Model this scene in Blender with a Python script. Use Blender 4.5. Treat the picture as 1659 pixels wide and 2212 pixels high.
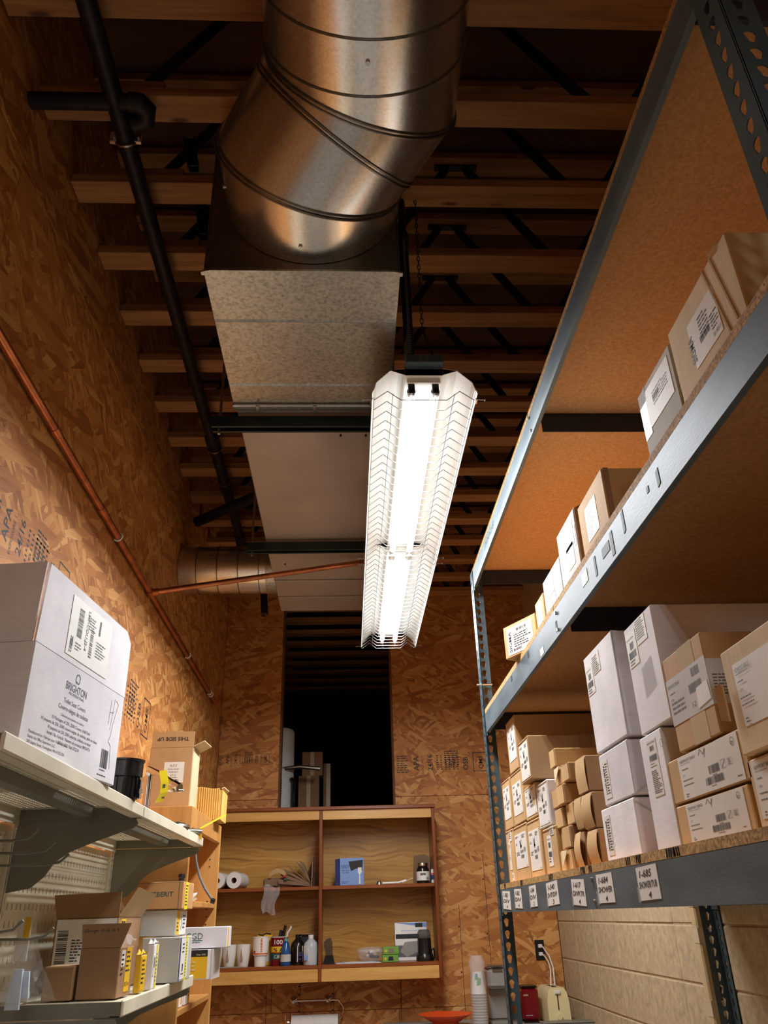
import bpy, bmesh, math, random
from mathutils import Vector, Matrix
for o in list(bpy.data.objects): bpy.data.objects.remove(o)
S = bpy.context.scene
COL = S.collection
H = 1.50                       # lens height above the floor; shapes below are written relative to it
PI = math.pi
# ------------------------------------------------------------------ camera
F, IW, IH = 1688.95, 1659.0, 2212.0
yaw, pit, rol = 0.05364897, 0.47713021, -0.0312003
fw = Vector((math.sin(yaw)*math.cos(pit), math.cos(yaw)*math.cos(pit), math.sin(pit)))
rt = Vector((math.cos(yaw), -math.sin(yaw), 0)); up = rt.cross(fw)
rt, up = math.cos(rol)*rt+math.sin(rol)*up, -math.sin(rol)*rt+math.cos(rol)*up
cam = bpy.data.cameras.new('camera'); co = bpy.data.objects.new('camera', cam); COL.objects.link(co)
cam.sensor_fit = 'HORIZONTAL'; cam.sensor_width = 36.0; cam.lens = F*36/IW
cam.clip_start = 0.02
m = Matrix((rt, up, -fw)).transposed().to_4x4(); m.translation = (0, 0, H); co.matrix_world = m
S.camera = co
# ------------------------------------------------------------------ world and exposure
w = bpy.data.worlds.new('world'); S.world = w; w.use_nodes = True
w.node_tree.nodes['Background'].inputs[0].default_value = (.035, .04, .05, 1)
w.node_tree.nodes['Background'].inputs[1].default_value = 0.3
S.view_settings.view_transform = 'Standard'; S.view_settings.look = 'None'
S.view_settings.exposure = 2.0; S.view_settings.gamma = 1.0; S.view_settings.use_curve_mapping = False
S.cycles.max_bounces = 7; S.cycles.diffuse_bounces = 4; S.cycles.glossy_bounces = 3; S.cycles.transmission_bounces = 4; S.cycles.transparent_max_bounces = 6
S.cycles.caustics_reflective = False; S.cycles.caustics_refractive = False
TUBE_POWER = 5.2               # watts thrown down by each fluorescent tube
TUBE_GLOW = .55                # radiance of the tube glass itself
R = random.Random(7)

def at(x, y, ax, v):           # point where the sight line of a photo pixel meets the plane ax = v
    d = rt*((x-IW/2)/F) - up*((y-IH/2)/F) + fw
    return d*(v/d['xyz'.index(ax)])

# ------------------------------------------------------------------ materials
MATS = {}
def lin(c):
    return tuple(((v/255)/12.92 if v/255 <= .04045 else ((v/255+.055)/1.055)**2.4) for v in c)
class N:
    def __init__(s, name):
        s.m = bpy.data.materials.new(name); s.m.use_nodes = True; s.t = s.m.node_tree
        s.b = s.t.nodes['Principled BSDF']; MATS[name] = s.m
    def n(s, typ, **kw):
        n = s.t.nodes.new(typ)
        for k, v in kw.items():
            if k in n.inputs: s.put(n.inputs[k], v)
            else: setattr(n, k, v)
        return n
    def put(s, sock, v):
        if hasattr(v, 'is_output'): s.t.links.new(v, sock)
        else: sock.default_value = v
    def coord(s): 
        return s.n('ShaderNodeTexCoord').outputs['Object']
    def rand(s):
        return s.n('ShaderNodeObjectInfo').outputs['Random']
    def math(s, op, a, b=0.0):
        n = s.n('ShaderNodeMath', operation=op); s.put(n.inputs[0], a); s.put(n.inputs[1], b); return n.outputs[0]
    def mapn(s, v, scale=(1,1,1), rot=(0,0,0), loc=(0,0,0)):
        n = s.n('ShaderNodeMapping'); s.put(n.inputs['Vector'], v); s.put(n.inputs['Scale'], scale)
        s.put(n.inputs['Rotation'], rot); s.put(n.inputs['Location'], loc); return n.outputs[0]
    def noise(s, v, scale=5, detail=3, rough=.55, dist=0.0):
        n = s.n('ShaderNodeTexNoise', Vector=v, Scale=scale, Detail=detail, Roughness=rough, Distortion=dist); return n.outputs[0]
    def vor(s, v, scale=5, dim='3D', feat='F1', out='Color'):
        n = s.n('ShaderNodeTexVoronoi', voronoi_dimensions=dim, feature=feat); s.put(n.inputs['Vector'], v); s.put(n.inputs['Scale'], scale); return n.outputs[out]
    def ramp(s, f, stops, interp='LINEAR'):
        n = s.n('ShaderNodeValToRGB'); s.put(n.inputs[0], f); r = n.color_ramp; r.interpolation = interp
        while len(r.elements) < len(stops): r.elements.new(.5)
        for e, (p, c) in zip(r.elements, stops): e.position = p; e.color = (*c, 1) if len(c) == 3 else c
        return n.outputs[0]
    def mix(s, f, a, b, mode='MIX'):
        n = s.n('ShaderNodeMix', data_type='RGBA', blend_type=mode); s.put(n.inputs[0], f)
        s.put(n.inputs[6], a if hasattr(a, 'is_output') else (*a, 1)); s.put(n.inputs[7], b if hasattr(b, 'is_output') else (*b, 1)); return n.outputs[2]
    def sep(s, c):
        n = s.n('ShaderNodeSeparateXYZ'); s.put(n.inputs[0], c); return n.outputs
    def comb(s, x, y, z):
        n = s.n('ShaderNodeCombineXYZ'); s.put(n.inputs[0], x); s.put(n.inputs[1], y); s.put(n.inputs[2], z); return n.outputs[0]
    def bump(s, h, strength=.3, dist=.002):
        n = s.n('ShaderNodeBump', Height=h, Strength=strength, Distance=dist); s.put(s.b.inputs['Normal'], n.outputs[0])
    def done(s, col=None, rough=None, metal=None):
        if col is not None: s.put(s.b.inputs['Base Color'], col if hasattr(col, 'is_output') else (*col, 1))
        if rough is not None: s.put(s.b.inputs['Roughness'], rough)
        if metal is not None: s.put(s.b.inputs['Metallic'], metal)
        return s.m

def mat(name, rgb, rough=.6, metal=0.0, var=.08, scale=14, stretch=(1,1,1), bump=0.0, bscale=60):
    s = N(name); c = lin(rgb); v = s.mapn(s.coord(), scale=stretch)
    f = s.noise(v, scale, 2)
    a = tuple(x*(1-var*2) for x in c); b = tuple(min(1, x*(1+var*2)) for x in c)
    s.done(s.ramp(f, [(.3, a), (.7, b)]), rough, metal)
    if bump: s.bump(s.noise(v, bscale, 2), bump, .002)
    return s.m
def flat(name, rgb, rough=.5, metal=0.0):
    s = N(name); return s.done(lin(rgb), rough, metal)

def osb(name, ax):
    s = N(name); c = s.sep(s.coord()); o = s.math('MULTIPLY', s.rand(), 37.0)
    u = s.math('ADD', c['XYZ'.index(ax[0])], o); v = s.math('ADD', c['XYZ'.index(ax[1])], o)
    p = s.comb(u, v, 0.0)
    p = s.n('ShaderNodeVectorMath', operation='ADD'); s.put(p.inputs[0], s.comb(u, v, 0.0))
    sc = s.n('ShaderNodeVectorMath', operation='SCALE'); nn = s.n('ShaderNodeTexNoise', Vector=s.comb(u, v, 0.0), Scale=10.0)
    s.put(sc.inputs[0], nn.outputs['Color']); s.put(sc.inputs['Scale'], .008); s.put(p.inputs[1], sc.outputs[0]); p = p.outputs[0]
    col = None; h = None
    ramp = [(0, lin((100, 54, 20))), (.16, lin((150, 88, 38))), (.42, lin((182, 116, 54))), (.68, lin((202, 140, 74))), (1, lin((228, 180, 112)))]
    for ang, L, Wd, th in ((.15, 8, 44, 0), (1.2, 9, 46, .56), (-.75, 8, 40, .6), (.62, 10, 54, .6), (-.25, 7, 34, .64)):
        q = s.mapn(p, rot=(0, 0, ang), loc=(ang*7, L, 0)); q = s.mapn(q, scale=(L, Wd, 1))
        vc = s.sep(s.vor(q, 1.0, '2D'))
        gr = s.noise(s.mapn(q, scale=(.35, 3.2, 1)), 2.2, 1)
        val = s.math('ADD', s.math('MULTIPLY', vc[0], .62), s.math('MULTIPLY', gr, .42))
        cc = s.ramp(val, ramp)
        if col is None: col, h = cc, vc[0]
        else:
            msk = s.math('GREATER_THAN', vc[1], th)
            col = s.mix(msk, col, cc)
            n = s.n('ShaderNodeMix', data_type='FLOAT'); s.put(n.inputs[0], msk); s.put(n.inputs[2], h); s.put(n.inputs[3], s.math('ADD', vc[0], .35)); h = n.outputs[0]
    spots = s.math('GREATER_THAN', s.noise(s.comb(u, v, 3.0), 34, 2), .74)
    col = s.mix(s.math('MULTIPLY', spots, .7), col, lin((70, 40, 20)))
    s.done(col, .62); s.bump(h, .55, .0016)
    return s.m

def wood(name, a, b, axis=0, scale=5.0, rough=.5, fig=16, knots=False, contrast=.5):
    s = N(name); st = [fig, fig, fig]; st[axis] = 1.1
    c = s.mapn(s.coord(), scale=tuple(st), loc=(0, 0, 0))
    o = s.n('ShaderNodeVectorMath', operation='ADD'); s.put(o.inputs[0], c); s.put(o.inputs[1], s.comb(s.math('MULTIPLY', s.rand(), 90.0), s.math('MULTIPLY', s.rand(), 41.0), 0.0)); c = o.outputs[0]
    f = s.noise(c, scale*.35, 3, .6, .4); g = s.noise(c, scale*1.9, 2, .6)
    k = s.math('ADD', s.math('MULTIPLY', f, 1-contrast*.4), s.math('MULTIPLY', g, contrast*.4))
    col = s.ramp(k, [(.33, lin(a)), (.66, lin(b))])
    if knots:
        kc = s.mapn(s.coord(), scale=(3.2, 11, 11)); 
        ko = s.n('ShaderNodeVectorMath', operation='ADD'); s.put(ko.inputs[0], kc); s.put(ko.inputs[1], s.comb(s.math('MULTIPLY', s.rand(), 53.0), 0.0, 0.0))
        d = s.vor(ko.outputs[0], 1.0, out='Distance')
        col = s.mix(s.ramp(d, [(.05, (1, 1, 1)), (.13, (0, 0, 0))]), col, lin((92, 50, 24)))
    s.done(col, rough); s.bump(g, .12, .001); return s.m

def oak(name):                     # oak veneer, wavy streaks along x
    s = N(name); c = s.coord(); xyz = s.sep(c)
    lo = s.noise(s.mapn(c, scale=(2.2, 1, 5.5)), 1.0, 2); lo2 = s.noise(s.mapn(c, scale=(7, 1, 14), loc=(3, 0, 1)), 1.0, 2)
    zz = s.math('ADD', xyz[2], s.math('ADD', s.math('MULTIPLY', lo, .16), s.math('MULTIPLY', lo2, .02)))
    p = s.comb(s.math('MULTIPLY', xyz[0], 1.6), 0.0, s.math('MULTIPLY', zz, 62.0))
    f = s.noise(p, 1.0, 3, .6); pore = s.noise(s.mapn(c, scale=(9, 1, 420)), 1.0, 1)
    k = s.math('ADD', s.math('MULTIPLY', f, .8), s.math('MULTIPLY', pore, .2))
    col = s.ramp(k, [(.34, lin((120, 76, 28))), (.46, lin((178, 128, 58))), (.66, lin((206, 160, 84)))])
    s.done(s.mix(.3, col, s.ramp(lo, [(.35, lin((150, 98, 42))), (.65, lin((204, 156, 82)))])), .3); s.bump(pore, .06, .001); return s.m

def galv(name, tone=(150, 148, 140), rough=.38, sp=90, amt=.14):
    s = N(name); c = s.coord(); k = s.noise(c, sp, 2, .7); n1 = s.noise(c, 3.0, 3); b = lin(tone)
    col = s.ramp(k, [(.3, tuple(x*(1-amt*1.6) for x in b)), (.5, b), (.7, tuple(min(1, x*(1+amt)) for x in b))])
    col = s.mix(s.ramp(n1, [(.45, (0, 0, 0)), (.7, (.35, .35, .35))]), col, tuple(x*.72 for x in b))
    r = s.math('ADD', s.math('MULTIPLY', k, .12), rough-.06); s.done(col, r, .95); s.bump(s.noise(c, 5, 1), .05, .004); return s.m

def particle(name, a, b, scale=170):
    s = N(name); c = s.coord(); k = s.sep(s.vor(c, scale))[0]; f = s.noise(c, scale*.55, 3)
    q = s.math('ADD', s.math('MULTIPLY', k, .5), s.math('MULTIPLY', f, .5))
    fl = s.math('GREATER_THAN', s.noise(c, 60, 2), .77)
    col = s.ramp(q, [(.2, lin(a)), (.75, lin(b))]); s.done(s.mix(s.math('MULTIPLY', fl, .6), col, tuple(x*.35 for x in lin(a))), .8); s.bump(f, .2, .0008); return s.m

def kraft(name, rgb, ribs=.16):
    s = N(name); c = s.coord(); o = s.math('MULTIPLY', s.rand(), 20.0)
    n1 = s.noise(c, 7, 2); n2 = s.noise(s.mapn(c, scale=(26, 26, 500)), 1.2, 2)
    rb = s.noise(s.mapn(c, scale=(130, 130, 3)), 1.0, 1)
    b = lin(rgb); k = s.math('ADD', s.math('MULTIPLY', n1, .7), s.math('MULTIPLY', n2, .3))
    col = s.ramp(k, [(.3, tuple(x*.82 for x in b)), (.7, tuple(min(1, x*1.12) for x in b))])
    t = s.math('ADD', .9, s.math('MULTIPLY', s.rand(), .2))
    hs = s.n('ShaderNodeHueSaturation'); s.put(hs.inputs['Value'], t); s.put(hs.inputs['Color'], col)
    s.done(hs.outputs[0], .78); s.bump(s.math('ADD', rb, s.math('MULTIPLY', n1, 2.0)), ribs, .0018); return s.m

def emit(name, rgb, e):
    s = N(name); s.done(rgb, .4); s.put(s.b.inputs['Emission Color'], (*rgb, 1)); s.put(s.b.inputs['Emission Strength'], e); return s.m
def glass(name, rgb, rough=.08, alpha=None, trans=1.0):
    s = N(name); s.done(lin(rgb), rough); s.put(s.b.inputs['Transmission Weight'], trans); s.put(s.b.inputs['IOR'], 1.38)
    if alpha is not None: s.put(s.b.inputs['Alpha'], alpha)
    return s.m

osb('osb_yz', 'YZ'); osb('osb_xz', 'XZ')
wood('pine', (150, 98, 54), (196, 142, 86), 0, 5, .6, 20, True)
wood('ply', (92, 58, 34), (122, 80, 50), 0, 4, .8, 6)
wood('block_wood', (128, 84, 48), (170, 120, 74), 0, 5, .65, 20)
wood('maple', (186, 128, 66), (210, 156, 90), 2, 4, .35, 12)
wood('red_trim', (112, 56, 22), (142, 76, 32), 0, 4, .3, 16)
wood('red_trim_v', (112, 56, 22), (142, 76, 32), 2, 4, .3, 16)
wood('light_trim', (190, 138, 66), (216, 170, 96), 0, 4, .35, 14)
oak('oak')
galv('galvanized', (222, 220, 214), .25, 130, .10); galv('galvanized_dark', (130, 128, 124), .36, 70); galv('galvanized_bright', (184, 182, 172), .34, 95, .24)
mat('duct_paint', (168, 160, 156), .5, .25, .05, 4)
mat('black_iron', (38, 36, 38), .5, .5, .2, 20)
mat('strut_green', (28, 44, 46), .45, .3, .15, 12)
flat('bright_steel', (190, 188, 184), .28, 1.0)
flat('wire_grey', (120, 120, 118), .4, .3)
flat('chrome', (225, 225, 228), .06, 1.0)
flat('brushed', (176, 168, 150), .3, 1.0)
mat('copper', (196, 122, 82), .36, .95, .14, 16)
mat('web_steel', (48, 48, 56), .5, .6, .15, 12)
mat('rack_paint', (74, 92, 100), .38, .25, .07, 9, bump=.08, bscale=140)
mat('rack_dark', (34, 44, 60), .42, .25, .1, 9)
mat('beam_paint', (88, 102, 110), .5, .15, .12, 9, (1, .5, 1.6), .12, 160)
particle('board_face', (186, 132, 80), (206, 154, 100)); particle('board_edge', (122, 84, 40), (206, 164, 98), 220)
kraft('kraft', (188, 148, 102)); kraft('kraft_tan', (206, 166, 112)); kraft('kraft_dark', (160, 122, 86)); kraft('kraft_light', (216, 190, 150))
kraft('white_card', (238, 234, 238), .10); kraft('dull_white_card', (206, 204, 200), .10); kraft('grey_card', (196, 194, 186), .08); kraft('kraft_orange', (200, 148, 96))
mat('white_paper', (232, 228, 222), .55, 0, .02, 20)
mat('tape', (206, 188, 156), .18, 0, .04, 12); mat('white_tape', (206, 206, 206), .3, 0, .04, 12)
flat('ink', (32, 32, 36), .6); flat('grey_ink', (96, 94, 96), .6); flat('blue_ink', (36, 34, 84), .5); flat('green_ink', (38, 92, 88), .5); flat('orange_ink', (222, 96, 40), .5)
flat('red_ink', (170, 36, 36), .5)
mat('cream_metal', (226, 218, 194), .45, .1, .06, 6, bump=.05); mat('grey_metal', (128, 128, 116), .45, .1, .06, 6)
mat('white_enamel', (236, 236, 232), .35, 0, .02, 5)
flat('yellow_tape', (240, 224, 40), .5); flat('yellow_label', (238, 188, 36), .5)
mat('black_plastic', (20, 20, 22), .28, 0, .1, 8); flat('black_matte', (24, 24, 26), .6)
flat('orange_plastic', (232, 84, 34), .35); flat('red_paint', (122, 18, 28), .25, .2); flat('cream_plastic', (236, 220, 168), .35)
flat('grey_plastic', (150, 146, 140), .35); flat('blue_soap', (22, 74, 130), .2); flat('teal_plastic', (90, 150, 150), .35)
flat('dark_bottle', (28, 20, 18), .22); flat('white_plastic', (230, 228, 222), .35); flat('blue_card', (120, 150, 206), .45); flat('pale_blue', (198, 212, 226), .5); flat('navy_card', (38, 56, 112), .45)
flat('green_card', (110, 158, 60), .5); flat('yellow_card', (232, 182, 52), .5); flat('ceramic', (224, 220, 212), .22)
mat('block', (190, 168, 132), .85, 0, .1, 30, bump=.6, bscale=150); mat('mortar', (178, 156, 122), .9, 0, .08, 30, bump=.4)
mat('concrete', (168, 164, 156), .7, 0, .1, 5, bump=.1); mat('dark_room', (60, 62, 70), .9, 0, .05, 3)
mat('laminate', (150, 148, 144), .4, 0, .04, 9); mat('old_card', (198, 170, 128), .8, 0, .08, 8)
glass('clear_bag', (240, 240, 242), .08, .30, .3); glass('bottle_clear', (232, 236, 240), .12, .75, .3); glass('smoke_lid', (90, 84, 80), .1, .7, .5)
mat('paper_bag', (122, 94, 70), .75, 0, .08, 14, bump=.25, bscale=40); flat('bag_inside', (74, 58, 46), .8)
mat('towel', (238, 236, 232), .85, 0, .02, 30, bump=.25, bscale=120); flat('rubber_grey', (120, 118, 116), .5)
mat('padded_yellow', (224, 178, 92), .7, 0, .06, 10)
emit('tube_glow', (.96, .98, 1.0), TUBE_GLOW).cycles.emission_sampling = 'NONE'

# ------------------------------------------------------------------ mesh building
class MB:
    def __init__(s): s.v = []; s.f = []
    def add(s, vs, fs):
        k = len(s.v); s.v += [tuple(p) for p in vs]; s.f += [tuple(i+k for i in f) for f in fs]; return s
    def box(s, x0, x1, y0, y1, z0, z1, mtx=None):
        vs = [Vector((x, y, z)) for z in (z0, z1) for y in (y0, y1) for x in (x0, x1)]
        if mtx: vs = [mtx @ p for p in vs]
        return s.add(vs, [(0,2,3,1),(4,5,7,6),(0,1,5,4),(2,6,7,3),(0,4,6,2),(1,3,7,5)])
    def cbox(s, x0, x1, y0, y1, z0, z1, c=.002, mtx=None):      # box with chamfered edges
        b = bmesh.new(); bmesh.ops.create_cube(b, size=1.0)
        for p in b.verts: p.co = Vector(((x0+x1)/2+p.co.x*(x1-x0), (y0+y1)/2+p.co.y*(y1-y0), (z0+z1)/2+p.co.z*(z1-z0)))
        bmesh.ops.bevel(b, geom=b.edges[:], offset=c, segments=1, affect='EDGES')
        b.verts.index_update(); vs = [p.co.copy() for p in b.verts]; fs = [[p.index for p in f.verts] for f in b.faces]; b.free()
        if mtx: vs = [mtx @ p for p in vs]
        return s.add(vs, fs)
    def ring(s, c, d, r, n, ref=None):
        d = Vector(d).normalized(); a = Vector(ref) if ref else (Vector((0,0,1)) if abs(d.z) < .9 else Vector((1,0,0)))
        a = (a-d*a.dot(d)).normalized(); b = d.cross(a)
        return [Vector(c)+(a*math.cos(2*PI*i/n)+b*math.sin(2*PI*i/n))*r for i in range(n)]
    def cyl(s, p0, p1, r, n=16, r1=None, cap=True):
        p0, p1 = Vector(p0), Vector(p1); d = p1-p0
        a = s.ring(p0, d, r, n); b = s.ring(p1, d, r if r1 is None else r1, n)
        fs = [(i, (i+1) % n, n+(i+1) % n, n+i) for i in range(n)]
        if cap: fs += [tuple(range(n-1, -1, -1)), tuple(range(n, 2*n))]
        return s.add(a+b, fs)
    def tube(s, pts, r, n=10, closed=False, cap=True):
        pts = [Vector(p) for p in pts]; L = len(pts); vs = []; a = None
        for i, p in enumerate(pts):
            if closed: d = pts[(i+1) % L]-pts[i-1]
            else: d = (pts[min(i+1, L-1)]-pts[max(i-1, 0)])
            d.normalize()
            if a is None: a = Vector((0,0,1)) if abs(d.z) < .9 else Vector((1,0,0))
            a = (a-d*a.dot(d)).normalized(); b = d.cross(a); rr = r[i] if isinstance(r, (list, tuple)) else r
            vs += [p+(a*math.cos(2*PI*k/n)+b*math.sin(2*PI*k/n))*rr for k in range(n)]
        fs = []
        for i in range(L if closed else L-1):
            j = (i+1) % L
            fs += [(i*n+k, i*n+(k+1) % n, j*n+(k+1) % n, j*n+k) for k in range(n)]
        if cap and not closed: fs += [tuple(range(n-1, -1, -1)), tuple((L-1)*n+k for k in range(n))]
        return s.add(vs, fs)
    def lathe(s, prof, c=(0,0,0), n=28, axis='z', cap=True):
        vs = []
        for r, h in prof:
            for k in range(n):
                a = 2*PI*k/n; x, y = r*math.cos(a), r*math.sin(a)
                vs.append(Vector(c)+(Vector((x, y, h)) if axis == 'z' else Vector((x, h, y)) if axis == 'y' else Vector((h, x, y))))
        L = len(prof); fs = [(i*n+k, i*n+(k+1) % n, (i+1)*n+(k+1) % n, (i+1)*n+k) for i in range(L-1) for k in range(n)]
        if cap:
            if prof[0][0] > 1e-5: fs.append(tuple(range(n-1, -1, -1)))
            if prof[-1][0] > 1e-5: fs.append(tuple((L-1)*n+k for k in range(n)))
        return s.add(vs, fs)
    def prism(s, poly, fn, t0, t1):                 # 2-D outline extruded between t0 and t1; fn(u, v, t) -> point
        n = len(poly); vs = [Vector(fn(u, v, t0)) for u, v in poly]+[Vector(fn(u, v, t1)) for u, v in poly]
        return s.add(vs, [tuple(range(n-1, -1, -1)), tuple(range(n, 2*n))]+[(i, (i+1) % n, n+(i+1) % n, n+i) for i in range(n)])
    def sheet(s, fn, nu, nv):                       # open grid surface
        vs = [Vector(fn(i/nu, j/nv)) for j in range(nv+1) for i in range(nu+1)]
        return s.add(vs, [(j*(nu+1)+i, j*(nu+1)+i+1, (j+1)*(nu+1)+i+1, (j+1)*(nu+1)+i) for j in range(nv) for i in range(nu)])
    def holed(s, fn, us, vs_, hole, t):             # plate of cells, each with a hole; fn(u, v, t)
        base = hole
        for u0, u1 in us:
            for v0, v1 in vs_:
                cu, cv = (u0+u1)/2, (v0+v1)/2; hu, hv = (u1-u0)/2, (v1-v0)/2; out = []
                hole = list(base)
                for sx, sy in ((1, 1), (-1, 1), (-1, -1), (1, -1)):      # add the cell's corner directions to the hole outline
                    dx, dy = sx*hu, sy*hv
                    for i in range(len(base)):
                        (ax, ay), (bx, by) = base[i], base[(i+1) % len(base)]; ex, ey = bx-ax, by-ay; det = dx*ey-dy*ex
                        if abs(det) < 1e-12: continue
                        lam = (ax*ey-ay*ex)/det; mu = (ax*dy-ay*dx)/det
                        if lam > 0 and 0 <= mu < 1: hole.append((dx*lam, dy*lam)); break
                hole.sort(key=lambda p: math.atan2(p[1], p[0])); k = len(hole)
                for a, b in hole:
                    q = math.hypot(a, b) or 1; a2, b2 = a/q, b/q
                    m = min(hu/abs(a2) if abs(a2) > 1e-6 else 9, hv/abs(b2) if abs(b2) > 1e-6 else 9); out.append((a2*m, b2*m))
                P = [Vector(fn(cu+a, cv+b, 0)) for a, b in out]+[Vector(fn(cu+a, cv+b, 0)) for a, b in hole]+[Vector(fn(cu+a, cv+b, t)) for a, b in hole]+[Vector(fn(cu+a, cv+b, t)) for a, b in out]
                fs = []
                for i in range(k):
                    j = (i+1) % k; fs += [(i, j, k+j, k+i), (k+i, k+j, 2*k+j, 2*k+i), (2*k+i, 2*k+j, 3*k+j, 3*k+i)]
                s.add(P, fs)
        return s
    def mesh(s, name, mt, smooth=True, ang=.6):
        me = bpy.data.meshes.new(name); me.from_pydata(s.v, [], s.f); me.validate()
        b = bmesh.new(); b.from_mesh(me); bmesh.ops.recalc_face_normals(b, faces=b.faces[:]); b.to_mesh(me); b.free()
        if smooth:
            for p in me.polygons: p.use_smooth = True
            me.set_sharp_from_angle(angle=ang)
        me.materials.append(MATS[mt] if isinstance(mt, str) else mt); return me

def link(o, parent=None):
    COL.objects.link(o)
    if parent is not None: o.parent = parent
    return o
def tag(o, label=None, cat=None, group=None, kind=None):
    for k, v in (('label', label), ('category', cat), ('group', group), ('kind', kind)):
        if v: o[k] = v
    return o
def thing(name, label, cat, loc=(0,0,0), group=None, rz=0.0):
    o = bpy.data.objects.new(name, None); o.empty_display_size = .05; o.location = loc; o.rotation_euler = (0, 0, rz)
    link(o); return tag(o, label, cat, group)
def part(name, mb, mt, parent, local=False, smooth=True, ang=.6):   # local=False: mb is written in room coordinates
    o = bpy.data.objects.new(name, mb.mesh(name, mt, smooth, ang) if isinstance(mb, MB) else mb); link(o, parent)
    if not local and parent is not None and parent.type == 'EMPTY': o.location = -parent.location
    return o
def struct(name, mb, mt):
    o = bpy.data.objects.new(name, mb.mesh(name, mt)); link(o); o['kind'] = 'structure'; return o
def copy_tree(o, parent=None):
    c = o.copy(); COL.objects.link(c); c.parent = parent
    for ch in o.children: copy_tree(ch, c)
    return c

# ------------------------------------------------------------------ print: lettering, bars and rules as flat ink
TXT = {}
def text_mesh(body, bold=False, shear=0.0):
    k = (body, bold, shear)
    if k not in TXT:
        c = bpy.data.curves.new('t', 'FONT'); c.body = body; c.size = 1.0; c.resolution_u = 2; c.shear = shear; c.offset = .012 if bold else 0
        o = bpy.data.objects.new('t', c); COL.objects.link(o); bpy.context.view_layer.update()
        me = bpy.data.meshes.new_from_object(o.evaluated_get(bpy.context.evaluated_depsgraph_get()))
        vs = [v.co.copy() for v in me.vertices]; fs = [tuple(p.vertices) for p in me.polygons]
        xs = [v.x for v in vs] or [0]; x0, x1 = min(xs), max(xs)
        TXT[k] = ([(v.x-x0, v.y) for v in vs], fs, x1-x0)
        bpy.data.objects.remove(o); bpy.data.curves.remove(c); bpy.data.meshes.remove(me)
    return TXT[k]
class Ink:                       # 2-D print on a w x h face, metres from its lower left corner
    def __init__(s, w, h): s.w, s.h, s.v, s.f = w, h, [], []
    def poly(s, pts, fs):
        k = len(s.v); s.v += pts; s.f += [tuple(i+k for i in f) for f in fs]
    def rect(s, x, y, w, h): s.poly([(x, y), (x+w, y), (x+w, y+h), (x, y+h)], [(0, 1, 2, 3)]); return s
    def text(s, body, x, y, size, width=None, rot=0, bold=False, shear=0.0, center=False):
        vs, fs, L = text_mesh(body, bold, shear); kx = size if not width else width/max(L, 1e-3)
        off = L*kx/2 if center else 0; a = math.radians(rot); ca, sa = math.cos(a), math.sin(a)
        pts = [((px*kx-off)*ca-py*size*sa+x, (px*kx-off)*sa+py*size*ca+y) for px, py in vs]; s.poly(pts, fs); return s
    def bars(s, x, y, w, h, n=18, vert=False):
        p = 0
        while p < 1:
            q = R.choice((.35, .6, 1.0))/n
            if vert: s.rect(x, y+p*h, w, min(q, 1-p)*h)
            else: s.rect(x+p*w, y, min(q, 1-p)*w, h)
            p += q+R.choice((.3, .5, .8))/n
        return s
    def lines(s, x, y, w, n, dy, t=None):      # rows of fine print too small to read
        for i in range(n):
            p = x; e = x+w*R.uniform(.6, 1.0)
            while p < e:
                q = dy*R.uniform(.7, 2.2); s.rect(p, y-i*dy, min(q, e-p), t or dy*.42); p += q+dy*.35
        return s
    def line(s, pts, t):
        for (x0, y0), (x1, y1) in zip(pts, pts[1:]):
            d = math.hypot(x1-x0, y1-y0) or 1; nx, ny = -(y1-y0)/d*t/2, (x1-x0)/d*t/2
            s.poly([(x0+nx, y0+ny), (x1+nx, y1+ny), (x1-nx, y1-ny), (x0-nx, y0-ny)], [(0, 1, 2, 3)])
        return s
    def frame(s, x, y, w, h, t): return s.line([(x, y), (x+w, y), (x+w, y+h), (x, y+h), (x, y)], t)
    def arc(s, cx, cy, r, a0, a1, t, n=14): return s.line([(cx+r*math.cos(a0+(a1-a0)*i/n), cy+r*math.sin(a0+(a1-a0)*i/n)) for i in range(n+1)], t)
def face_fn(O, U, V):                    # maps face metres to the room; normal = U x V
    O, U, V = Vector(O), Vector(U).normalized(), Vector(V).normalized(); Nn = U.cross(V)
    return lambda u, v, t=0.0: O+U*u+V*v+Nn*t
def decal(parent, fn, x, y, w, h, mt='white_paper', ink=None, ink_mat='ink', name='label_sheet', th=.0008, printing='printing', local=True):
    p = parent
    if mt:
        p = part(name, MB().prism([(x, y), (x+w, y), (x+w, y+h), (x, y+h)], fn, .0001, th), mt, parent, local, False)
    if ink and ink.v:
        me = bpy.data.meshes.new(printing); me.from_pydata([fn(x+a, y+b, (th if mt else 0)+.0003) for a, b in ink.v], [], ink.f); me.materials.append(MATS[ink_mat])
        o = bpy.data.objects.new(printing, me); link(o, p)
        if not mt and not local and parent.type == 'EMPTY': o.location = -parent.location
    return p

# ================================================================== STRUCTURE
XL, XR, YE, ZC = -.896, 1.333, 5.6, 2.16
YB = -4.6                      # wall behind the photographer
struct('floor', MB().box(XL-.1, XR+.2, YB-.1, 8.7, -H-.03, -H), 'concrete')
struct('ceiling', MB().box(XL-.1, XR+.2, YB-.1, 8.7, 2.75, 2.78), 'ply')
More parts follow.
